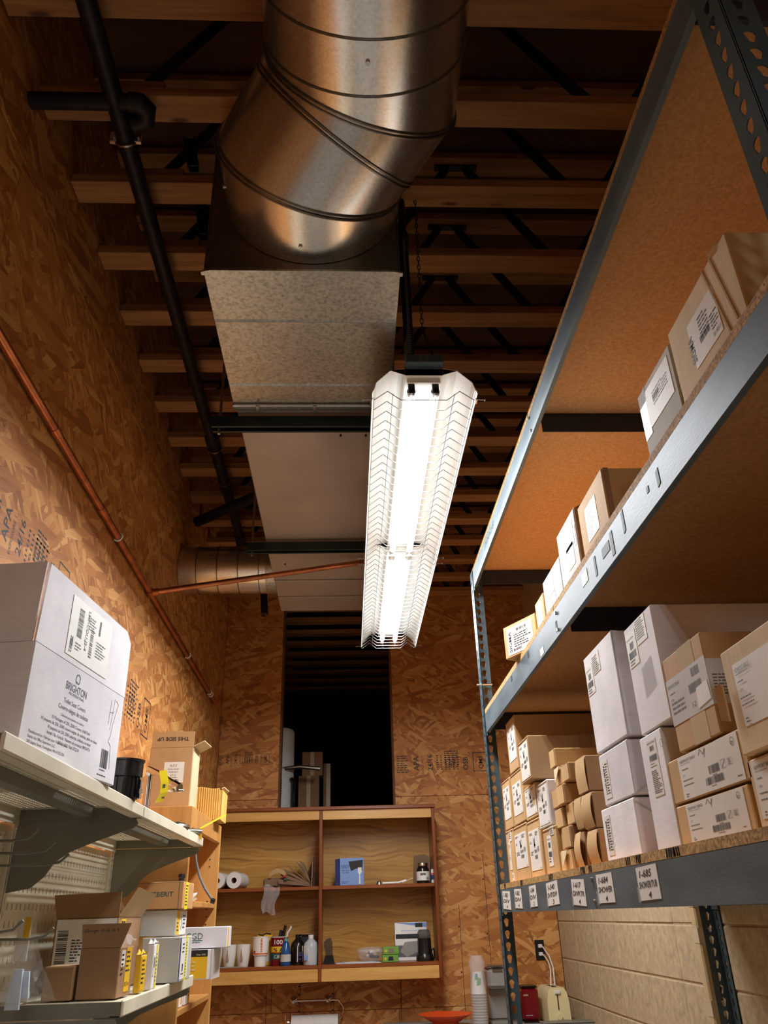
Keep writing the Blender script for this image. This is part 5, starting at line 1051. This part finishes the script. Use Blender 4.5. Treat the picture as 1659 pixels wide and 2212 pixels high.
P('jar_body', MB().lathe([(0, 0), (r, 0), (r+.001, .004), (r+.001, zt*.68), (r*.8, zt*.80), (r*.72, zt*.84), (0, zt*.84)], (0, 0, 0), 28), 'dark_bottle', jr); P('lid', MB().lathe([(r*.8, zt*.845), (r*.84, zt*.85), (r*.84, zt*.97), (r*.8, zt), (0, zt)], (0, 0, 0), 28), 'brushed', jr); P('jar_label', MB().lathe([(r+.0016, zt*.14), (r+.0016, zt*.58)], (0, 0, 0), 28, 'z', False), 'white_paper', jr)
P('label_print', MB().box(-.02, .015, -r-.0026, -r-.0018, zt*.40, zt*.50).box(.004, .03, -r-.0026+.006, -r-.0018+.006, zt*.2, zt*.3), 'grey_ink', jr)
tu = item('tablet_tube', 'narrow white and blue packet at right end of shelf', 'packet', 1583, ZS1, 5.42); zt = kz(1583, 192)-ZS1; P('packet_body', MB().cbox(-.014, .014, -.014, .014, 0, zt, .003), 'white_plastic', tu); P('blue_band', MB().box(-.0145, .0145, -.0145, .0145, zt*.25, zt*.6), 'blue_soap', tu); P('orange_band', MB().box(-.0145, .0145, -.0145, .0145, zt*.62, zt*.72), 'orange_plastic', tu)
# lower bays
def mug(X, ds):
    t = item('mug', ds, 'mug', X, ZS0, 5.40, 'white mugs on the lower cabinet shelf', .25); zt = .118; r = .0405
    P('cup', MB().lathe([(0, 0), (r*.74, 0), (r*.78, .004), (r*.96, zt*.6), (r, zt), (r-.004, zt), (r*.9, zt*.6), (r*.7, .008), (0, .008)], (0, 0, 0), 28), 'ceramic', t)
    P('handle', MB().tube([(-.012+.0*a, -r*.82-.026*math.sin(PI*a/8), zt*.82-zt*.55*a/8) for a in range(9)], .0055, 8), 'ceramic', t)
mug(214, 'white mug nearest the paper cup, handle forward'); mug(114, 'white mug in the middle of three beside the carton'); mug(14, 'white mug half hidden behind the bookcase carton')
sc = item('tray', 'thin grey tray under the white mugs', 'tray', 110, ZS0-.0004, 5.40)
sc.location.y = 5.345; P('tray_top', MB().cbox(-.1, .095, -.008, .008, 0, .004, .001), 'grey_plastic', sc); P('tray_rim', MB().cbox(-.1, .095, -.010, -.0085, 0, .006, .0005), 'grey_plastic', sc)
pc = item('paper_cup', 'tall white paper cup with orange print', 'cup', 337, ZS0, 5.39); zt = kz(337, 677, 5.39)-ZS0
P('cup_body', MB().lathe([(0, 0), (.034, 0), (.036, zt*.34), (.044, zt*.38), (.050, zt-.004), (.0525, zt-.002), (.0515, zt), (.048, zt), (.032, .006), (0, .006)], (0, 0, 0), 32), 'white_paper', pc); P('orange_band', MB().lathe([(.0452, zt*.41), (.0459, zt*.455)], (0, 0, 0), 32, 'z', False), 'orange_ink', pc)
i = Ink(.02, .1); i.text('DUNKIN', .012, .0, .016, .07, 90, True); decal(pc, face_fn((.004, -.0487, zt*.5), (1, .35, 0), (0, -.06, 1)), 0, 0, .02, .1, None, i, 'orange_ink', printing='lettering')
P('red_mark', MB().cyl((-.032, -.0345, zt*.5), (-.0325, -.0355, zt*.5), .007, 12), 'red_ink', pc)
yb = item('yellow_carton', 'yellow food carton standing behind the paper cup', 'box', 365, ZS0, 5.50); zt = kz(365, 660, 5.5)-ZS0; P('carton_body', MB().cbox(-.045, .045, -.02, .02, 0, zt, .002), 'yellow_card', yb); P('white_panel', MB().prism(quad(.05, .02, .03, zt*.3), face_fn((-.045, -.02, 0), (1, 0, 0), (0, 0, 1)), .0002, .001), 'white_paper', yb); P('torn_top', MB().tube([(-.04, -.018, zt), (-.01, -.02, zt-.004), (.01, -.018, zt+.006), (.04, -.02, zt)], .004, 6), 'black_matte', yb)
rc = item('can_pen_holder', 'red coffee can holding pens', 'can', 470, ZS0, 5.44); zt = kz(460, 676, 5.44)-ZS0; r = .052
P('can_body', MB().lathe([(0, 0), (r*.92, 0), (r, zt), (r-.003, zt), (r*.9, .01), (0, .01)], (0, 0, 0), 32), 'red_paint', rc); P('rim', MB().lathe([(r, zt-.004), (r+.002, zt-.002), (r+.002, zt+.001), (r-.003, zt+.001)], (0, 0, 0), 32, 'z', False), 'white_paper', rc)
P('yellow_band', MB().lathe([(r*.965, zt*.46), (r*.982, zt*.66)], (0, 0, 0), 32, 'z', False), 'yellow_label', rc); P('green_band', MB().lathe([(r*.945, zt*.22), (r*.962, zt*.42)], (0, 0, 0), 32, 'z', False), 'green_ink', rc)
def curved(t, body, z, size, width, r_, mt):
    vs, fs, L = text_mesh(body, True); k = width/L
    me = bpy.data.meshes.new('lettering'); me.from_pydata([((r_+.001)*math.sin((x*k-width/2)/r_), -(r_+.001)*math.cos((x*k-width/2)/r_), z+y*size) for x, y in vs], [], fs); me.materials.append(MATS[mt]); P('lettering', me, None, t)
curved(rc, '100', zt*.74, .034, .05, r, 'white_paper'); curved(rc, '% A', zt*.49, .026, .06, r*.985, 'ink'); curved(rc, 'C.30oz', zt*.26, .022, .05, r*.965, 'white_paper')
P('black_pen', MB().cyl((.0, .0, .05), (.035, .01, zt+.06), .009, 10), 'black_plastic', rc); P('brush_handle', MB().cyl((-.02, .01, .05), (.01, .02, zt+.035), .010, 10), 'black_matte', rc); P('white_spoon', MB().tube([(.02, .0, .05), (.05, 0, zt+.02), (.068, 0, zt+.045), (.07, 0, zt+.055)], .006, 8), 'white_plastic', rc)
db = item('dish_soap', 'slim bottle of blue dish soap with teal cap', 'bottle', 519, ZS0, 5.354); zt = kz(517, 678, 5.385)-ZS0
P('bottle_body', MB().lathe([(0, 0), (.028, 0), (.031, .006), (.030, zt*.45), (.018, zt*.78), (.010, zt*.85), (0, zt*.85)], (0, 0, 0), 24), 'blue_soap', db); P('cap', MB().lathe([(.013, zt*.86), (.013, zt*.93), (.006, zt*.95), (.006, zt), (0, zt)], (0, 0, 0), 16), 'teal_plastic', db); P('front_label', MB().lathe([(.0316, zt*.15), (.0313, zt*.4)], (0, 0, 0), 24, 'z', False), 'grey_card', db)
pbt = item('peroxide_bottle', 'dark brown bottle with white and blue label', 'bottle', 605, ZS0, 5.45); zt = kz(605, 660, 5.45)-ZS0
def obottle(t, zt, r, mt, capm, capr):
    P('bottle_body', MB().lathe([(0, 0), (r*.96, 0), (r, .005), (r, zt*.60), (r*.86, zt*.73), (r*.42, zt*.84), (capr*.9, zt*.87), (0, zt*.87)], (0, 0, 0), 28), mt, t); P('cap', MB().lathe([(capr, zt*.872), (capr, zt), (0, zt)], (0, 0, 0), 20), capm, t)
obottle(pbt, zt, .0425, 'dark_bottle', 'black_plastic', .015)
P('label_sheet', MB().prism(quad(-.0, zt*.10, .036, zt*.52), lambda u, v, q: (.043*math.sin(u/.043), -.043*math.cos(u/.043)-q, v), 0, .0008), 'white_paper', pbt); P('label_print', MB().box(.006, .026, -.0455, -.044, zt*.28, zt*.42).box(.008, .024, -.0455, -.044, zt*.16, zt*.22), 'blue_ink', pbt)
bh = item('black_box', 'black object tucked behind the two antiseptic bottles', 'box', 662, ZS0, 5.52); P('box_body', MB().cbox(-.035, .035, -.03, .03, 0, .15, .01), 'black_matte', bh); P('box_lid', MB().cbox(-.036, .036, -.031, .031, .151, .158, .003), 'black_plastic', bh)
ab = item('alcohol_bottle', 'translucent white alcohol bottle half full beside divider', 'bottle', 700, ZS0, 5.385); zt = kz(705, 662, 5.385)-ZS0; obottle(ab, zt, .045, 'bottle_clear', 'white_plastic', .016)
P('liquid', MB().lathe([(0, .003), (.0435, .003), (.0435, zt*.36), (0, zt*.36)], (0, 0, 0), 24), 'grey_card', ab); P('label_sheet', MB().prism(quad(-.045, zt*.12, .038, zt*.52), lambda u, v, q: (.0458*math.sin(u/.0458), -.0458*math.cos(u/.0458)-q, v), 0, .0008), 'white_paper', ab); P('label_print', MB().box(-.036, -.016, -.0462, -.045, zt*.16, zt*.34), 'blue_card', ab)
cl2 = item('grinder_brush', 'black scoop with transparent handle standing by divider', 'scoop', 830, ZS0, 5.42); zt = kz(830, 684)-ZS0
P('scoop_base', MB().prism([(-.035, 0), (.036, 0), (.026, zt*.32), (-.02, zt*.32)], lambda u, v, q: (u, q-.02, v), 0, .04), 'black_plastic', cl2); P('scoop_arm', MB().prism([(-.018, zt*.32), (.024, zt*.32), (.022, zt*.8), (.012, zt), (-.012, zt*.97), (-.03, zt*.85), (-.032, zt*.72), (-.022, zt*.5)], lambda u, v, q: (u, q-.012, v), 0, .024), 'smoke_lid', cl2)
ps = item('letter_stack', 'stack of white envelopes and papers on shelf edge', 'paper', 1045, ZS0, 5.40)
for k in range(5): P('sheet', MB().prism([(-.13+.012*k, -.045), (.135-.01*k, -.04+.004*k), (.13, .06), (-.145+.01*k, .055)], lambda u, v, q: (u, v, .0012*k+q), 0, .001), 'white_paper' if k % 2 == 0 else 'blue_card' if k == 3 else 'white_plastic', ps)
gb = item('snack_bowl', 'clear wrapped bowl of snacks on the envelopes', 'bowl', 1130, ZS0+.0065, 5.44); zt = .072
P('bowl_shell', MB().lathe([(0, 0), (.05, 0), (.072, .02), (.082, .05), (.078, .06)], (0, 0, 0), 24, 'z', False), 'clear_bag', gb); P('wrap', MB().lathe([(.083, .048), (.086, .058), (.06, .072), (.02, .076), (0, .076)], (0, 0, 0), 16), 'clear_bag', gb)
for k in range(14): a = k*2.4; q_ = .016+.036*((k*.37) % 1); P('snack_piece', MB().cbox(-.012, .012, -.010, .010, -.007, .007, .004, Matrix.Translation((q_*math.cos(a), q_*math.sin(a), .022+.03*((k*.61) % 1))) @ Matrix.Rotation(k*1.3, 4, (1, 1, 0))), ('old_card', 'kraft_light', 'black_matte', 'white_paper')[k % 4 if k % 5 else 2], gb)
for k, (z0, ds) in enumerate(((ZS0, 'lower of two small green cartons with cut-out windows'), (ZS0+.041, 'upper of two small green cartons with cut-out windows'))):
    t = item('green_carton', ds, 'box', 1272, z0, 5.40, 'small green cartons on cabinet shelf'); t.location.x += .004*k
    P('carton_body', MB().cbox(-.048, .048, -.03, .03, 0, .039, .002), 'green_card', t); fy = face_fn((-.048, -.03, 0), (1, 0, 0), (0, 0, 1)); P('window', MB().prism([(.034, .008), (.066, .008), (.064, .03), (.038, .03)], fy, .0002, .001), 'black_matte' if k == 0 else 'bright_steel', t); P('orange_dot', MB().cyl((-.03, -.0302, .018), (-.03, -.0312, .018), .007, 12), 'yellow_card', t)
sp = item('spoon_box', 'tall white carton of disposable spoons with black band', 'box', 1425, ZS0, 5.50); zt = kz(1425, 572, 5.5)-ZS0; ww = kx(1545, 700, 5.5)-kx(1315, 700, 5.5)
P('carton_body', MB().cbox(-ww/2, ww/2, -.03, .04, 0, zt, .002), 'white_paper', sp); fy = face_fn((-ww/2, -.03, 0), (1, 0, 0), (0, 0, 1))
P('grey_print', MB().prism([(.0, .02), (ww, .02), (ww, zt*.40), (.0, zt*.40)], fy, .0002, .0006), 'grey_ink', sp); P('spoon_print', MB().prism([(.03, .05), (.07, .02), (ww*.9, .06), (ww, .10), (ww, .12), (ww*.8, .105), (.06, .10)], fy, .0007, .0011), 'grey_plastic', sp); P('black_band', MB().prism(quad(.005, zt*.57, ww*.72, zt*.125), fy, .0002, .0006), 'ink', sp); P('blue_swash', MB().prism([(0, zt*.99), (ww, zt*.99), (ww, zt*.86), (ww*.5, zt*.93)], fy, .0002, .0006), 'blue_card', sp); P('logo_patch', MB().prism(quad(ww*.64, zt*.87, ww*.23, zt*.11), fy, .0008, .0012), 'ink', sp)
i = Ink(ww, zt); i.text('SPOONS', ww*.22, zt*.615, .022, ww*.36, 0, True); i.lines(ww*.22, zt*.59, ww*.28, 1, .006); i.arc(ww*.76, zt*.64, zt*.055, 0, 2*PI, .010); decal(sp, fy, 0, 0, ww, zt, None, i, 'white_paper', printing='lettering'); sp.children[-1].data.transform(Matrix.Translation((0, -.0006, 0)))
i = Ink(ww, zt); i.text('dispense-a-spoon', ww*.2, zt*.765, .014, ww*.6, 0, False, .2); decal(sp, fy, 0, 0, ww, zt, None, i, 'blue_card', printing='lettering')
cg = item('coffee_grinder', 'black electric coffee grinder with smoky clear lid', 'grinder', 1522, ZS0, 5.40); zt = kz(1538, 622, 5.4)-ZS0; r = .041
P('base', MB().lathe([(0, 0), (r*1.28, 0), (r*1.3, .012), (r*1.22, .03), (r*1.05, .04)], (0, 0, 0), 28), 'black_plastic', cg); P('motor_body', MB().lathe([(r*1.06, .0405), (r*1.02, .05), (r, zt*.72), (0, zt*.72)], (0, 0, 0), 28), 'black_plastic', cg); P('lid', MB().lathe([(r*.98, zt*.722), (r*.98, zt*.92), (r*.7, zt), (0, zt)], (0, 0, 0), 28), 'smoke_lid', cg); P('cord_wrap', MB().tube([(r*1.2+.010*math.cos(a), 0, .035+.03*math.sin(a)) for a in [2*PI*k/12 for k in range(12)]], .0045, 8, True), 'black_plastic', cg)

# ================================================================== COUNTER AND WHAT STANDS ON IT
ZK = -.568
kc = thing('counter', 'grey laminate counter along the back wall', 'counter', (.3, 5.3, -H))
part('worktop', MB().cbox(.2, XR-.012, 4.98, YE-.006, ZK-.04, ZK, .004), 'laminate', kc); part('cabinet_base', MB().box(.22, XR-.02, 5.04, YE-.01, -H, ZK-.0405), 'maple', kc)
th = thing('towel_holder', 'chrome paper towel holder bracket on the back wall', 'towel holder', (-.2, YE-.04, -.43))
z_ = at(690, 2160, 'y', 5.54).z; xa, xb = at(633, 2165, 'y', 5.54).x, at(708, 2160, 'y', 5.54).x; xe = at(742, 2180, 'y', 5.54).x
part('bar', MB().tube([(xa, 5.545, z_), (xb, 5.545, z_), (xe-.03, 5.545, z_-.002), (xe-.006, 5.545, z_-.03), (xe, 5.545, z_-.06), (xe-.01, 5.545, z_-.09), (xe-.035, 5.545, z_-.105)], .006, 10), 'chrome', th)
for x in (xa, xb): part('mount', MB().lathe([(.020, YE-.001), (.020, YE-.008), (.010, YE-.014), (.009, 5.545), (.013, 5.54), (0, 5.532)], (x, 0, z_), 20, 'y'), 'chrome', th)
part('tail', MB().tube([(xa-.045, 5.545, z_-.07), (xa-.045, 5.545, z_-.095), (xa-.03, 5.545, z_-.108), ((xa+xe)/2-.160, 5.545, z_-.110)], .0045, 8), 'chrome', th)
tw = thing('hung_towel_roll', 'white paper towel roll on the chrome wall holder', 'paper towel', ((xa+xe)/2-.02, 5.545, z_-.106))
P('roll', MB().lathe([(.016, -.138), (.044, -.138), (.044, .138), (.016, .138), (.016, -.138)], (0, 0, -.012), 32, 'x', False), 'towel', tw); P('core', MB().lathe([(.0155, -.136), (.0155, .136), (.012, .136), (.0125, -.136)], (0, 0, -.0065), 20, 'x', False), 'kraft', tw)
op = thing('orange_plate', 'orange plastic platter stacked on the counter', 'plate', tuple(Vector((at(962, 2195, 'y', 5.28).x, 5.28, ZK))))
zt = at(962, 2190, 'y', 5.28).z-ZK
P('dish', MB().lathe([(0, zt-.034), (.09, zt-.034), (.10, zt-.026), (.150, zt-.004), (.155, zt), (.148, zt-.001), (.095, zt-.02), (0, zt-.02)], (0, 0, 0), 40), 'orange_plastic', op); P('foot', MB().lathe([(.08, 0), (.075, zt-.036), (0, zt-.036)], (0, 0, 0), 28), 'orange_plastic', op)
cs = thing('paper_cup_stack', 'tall sleeve of printed paper cups on the counter', 'cups', tuple(Vector((at(1037, 2190, 'y', 5.20).x, 5.20, ZK))))
z = 0
for k in range(12):
    P('cup', MB().lathe([(.030, z), (.0425, z+.0132), (.044, z+.0145), (.043, z+.016), (.030, z+.004)], (0, 0, 0), 24, 'z', False), 'white_paper', cs); z += .0135
P('top_cup', MB().lathe([(.0425, z), (.030, z+.108), (0, z+.108)], (0, 0, 0), 24), 'white_paper', cs); P('leaf_print', MB().prism([(-.012, z+.04), (.01, z+.045), (.014, z+.075), (-.008, z+.085)], lambda u, v, q: (u, -.0415+(v-z)*.11-q, v), 0, .001), 'green_card', cs); P('teal_print', MB().prism([(-.02, z+.07), (.0, z+.075), (-.004, z+.1), (-.016, z+.1)], lambda u, v, q: (u, -.0408+(v-z)*.11-q, v), 0, .001), 'teal_plastic', cs)
P('plastic_sleeve', MB().lathe([(.046, .01), (.047, z+.05), (.042, z+.11), (.05, z+.15), (.034, z+.19)], (0, 0, 0), 16, 'z', False), 'clear_bag', cs)
km = thing('coffee_maker', 'grey single-cup coffee maker with silver rim beside rack post', 'coffee maker', tuple(Vector((at(1075, 2150, 'y', 5.30).x, 5.30, ZK))))
zt = at(1072, 2085, 'y', 5.28).z-ZK; zb = at(1072, 2136, 'y', 5.28).z-ZK
P('head', MB().cbox(-.060, .060, -.06, .14, zb, zt-.012, .018), 'grey_plastic', km); P('lid', MB().cbox(-.061, .061, -.062, .13, zt-.011, zt, .005), 'bright_steel', km); P('handle', MB().cbox(-.03, .03, -.07, -.058, zt-.03, zt-.018, .004), 'brushed', km); P('tower', MB().cbox(-.045, .060, .03, .14, .02, zb-.0005, .008), 'grey_plastic', km); P('drip_tray', MB().cbox(-.055, .060, -.06, .14, 0, .0195, .004), 'grey_metal', km)
i = Ink(.06, .01); i.text('KEURIG', .0, .0, .010, .035); decal(km, face_fn((-.045, -.06, zb+.025), (1, 0, 0), (0, 0, 1)), 0, 0, .06, .01, None, i, 'grey_card', printing='lettering')
rd = thing('red_canister', 'dark red retro appliance with chrome trim behind rack post', 'appliance', tuple(Vector((at(1143, 2170, 'y', 5.36).x, 5.36, ZK))))
zt = at(1143, 2128, 'y', 5.36).z-ZK
P('body', MB().cbox(-.05, .05, -.06, .08, .008, zt-.012, .016), 'red_paint', rd); P('top_trim', MB().cbox(-.047, .047, -.057, .077, zt-.0115, zt, .005), 'black_plastic', rd); P('badge', MB().cbox(-.042, -.012, -.0635, -.0605, zt-.05, zt-.04, .001), 'chrome', rd); P('feet', MB().cbox(-.045, .045, -.055, .075, 0, .0075, .002), 'black_plastic', rd)
i = Ink(.06, .01); i.text('NOSTALGIA', -.035, 0, .008, .04); decal(rd, face_fn((0, -.061, .035), (1, 0, 0), (0, 0, 1)), 0, 0, .06, .01, None, i, 'white_plastic', printing='lettering')
ts = thing('toaster', 'cream toaster seen end-on with its lever on the counter', 'toaster', tuple(Vector((at(1202, 2170, 'y', 5.26).x, 5.26, ZK))))
zt = at(1202, 2134, 'y', 5.2).z-ZK
P('shell', MB().prism([(-.062, .006), (.066, .006), (.064, zt*.6), (.055, zt*.88), (.040, zt), (-.036, zt), (-.052, zt*.9), (-.061, zt*.6)], lambda u, v, q: (u, q, v), -.05, .22), 'cream_plastic', ts); P('lever_slot', MB().box(-.003, .003, -.0515, -.0505, zt*.38, zt*.82), 'black_matte', ts); P('lever', MB().cbox(-.017, .017, -.062, -.052, zt*.82, zt*.93, .004), 'white_plastic', ts)
P('knob', MB().cyl((0, -.051, zt*.2), (0, -.060, zt*.2), .015, 20), 'cream_plastic', ts); P('toast_slot', MB().box(-.012, .012, .0, .17, zt, zt+.0008), 'black_matte', ts); P('base', MB().cbox(-.058, .062, -.045, .215, 0, .0058, .001), 'black_plastic', ts)
i = Ink(.05, .01); i.text('Proctor Silex', 0, 0, .007, .032); decal(ts, face_fn((.018, -.0502, .018), (1, 0, 0), (0, 0, 1)), 0, 0, .05, .01, None, i, 'grey_ink', printing='lettering')
ot = thing('wall_outlet', 'black duplex wall outlet with two white plugs', 'outlet', (at(1166, 2052, 'y', YE).x, YE, at(1166, 2052, 'y', YE).z))
P('plate', MB().cbox(-.029, .029, -.006, 0, -.056, .056, .002), 'black_plastic', ot)
for s_ in (-1, 1): P('receptacle', MB().cbox(-.016, .016, -.008, -.0062, s_*.024-.014, s_*.024+.014, .002), 'black_matte', ot)
for s_, ds in ((1, 'white plug and cord in the upper socket of black outlet'), (-1, 'white plug and cord in the lower socket of black outlet')):
    o_ = ot.location+Vector((0, -.0085, s_*.022)); pw = thing('power_cord', ds, 'cord', tuple(o_)); P('plug', MB().cbox(-.012, .012, -.026, 0, -.010, .010, .003), 'white_plastic', pw)
    en = Vector((ts.location.x+.0+.012*s_, 5.30, ZK+zt+.004))-o_
    q1 = Vector((.012, -.035, -.004))
    P('cord', MB().tube([(0, -.026, 0), q1, q1.lerp(en, .35)+Vector((.012, -.02, .02)), q1.lerp(en, .7)+Vector((.014, -.01, .03)), en], .004, 8), 'white_plastic', pw)
gt = thing('grey_tray', 'grey flat lid lying at front edge of the counter', 'tray', (at(1235, 2209, 'y', 5.02).x, 5.06, ZK)); zz = at(1235, 2208, 'y', 5.0).z-ZK
P('lid_top', MB().cbox(-.16, .16, -.05, .05, max(.006, zz-.006), max(.012, zz), .002), 'grey_metal', gt); P('lid_base', MB().cbox(-.15, .15, -.045, .045, 0, max(.0055, zz-.0065), .002), 'grey_plastic', gt)

# ================================================================== BEYOND THE OPENING
wh = thing('water_heater', 'white cylindrical water heater in the dark room beyond opening', 'water heater', (-.545, 6.15, .5))
r = .135
zt = at(615, 1572, 'y', 6.05).z-.5
P('tank', MB().lathe([(0, 0), (r, 0), (r, zt-.02), (r*.9, zt), (0, zt)], (0, 0, 0), 40), 'white_enamel', wh)
P('cap_ring', MB().lathe([(r+.001, zt*.62), (r+.004, zt*.62), (r+.004, zt*.635), (r+.001, zt*.635)], (0, 0, 0), 40, 'z', False), 'brushed', wh)
P('relief_pipe', MB().tube([(r*.6, -r*.85, zt*.62), (r+.05, -r*.9, zt*.63), (r+.20, -r*.9, zt*.61)], .015, 10), 'brushed', wh)
P('conduit_handle', MB().tube([(r*.9, -r*.6, .16), (r+.01, -r*.75, .18), (r+.01, -r*.75, .40), (r*.9, -r*.6, .42)], .016, 10), 'black_plastic', wh)
for z0, z1, lines in ((.28, .42, 6), (.10, .17, 3)):
    lb = P('rating_label', MB().prism(quad(-.0, z0, .10, z1-z0), lambda u, v, q: ((r+.002+q)*math.sin(u/r-.05), -(r+.002+q)*math.cos(u/r-.05), v), 0, .0008), 'white_paper', wh)
    for k in range(lines): P('label_row', MB().box(.008, .06, -r-.0036, -r-.003, z1-.02-.018*k, z1-.014-.018*k), 'ink', lb)
for k, (x0, x1, y, z0, z1, ds) in enumerate(((-.385, -.225, 6.3, .5, .98, 'tall brown carton standing beside the water heater'), (-.36, -.20, 6.32, .98, 1.16, 'brown carton on top of the tall one by water heater'), (-.20, -.14, 6.5, .5, 1.1, 'narrow brown carton farther back in the dark room'))):
    t, fy, fx_, w_, h_ = ybox('stored_carton', ds, x0, x1, y, .18, z0, z1, 'kraft_dark', 0, 'box', 'cartons in the dark room')
    P('tape_seam', MB().prism(quad(w_*.4, 0, .03, h_), fy, .0002, .0008), 'tape', t)

# ------------------------------------------------------------------ lift everything from lens height to floor height
for o in list(S.objects):
    if o.parent is None and o.type != 'CAMERA': o.location.z += H
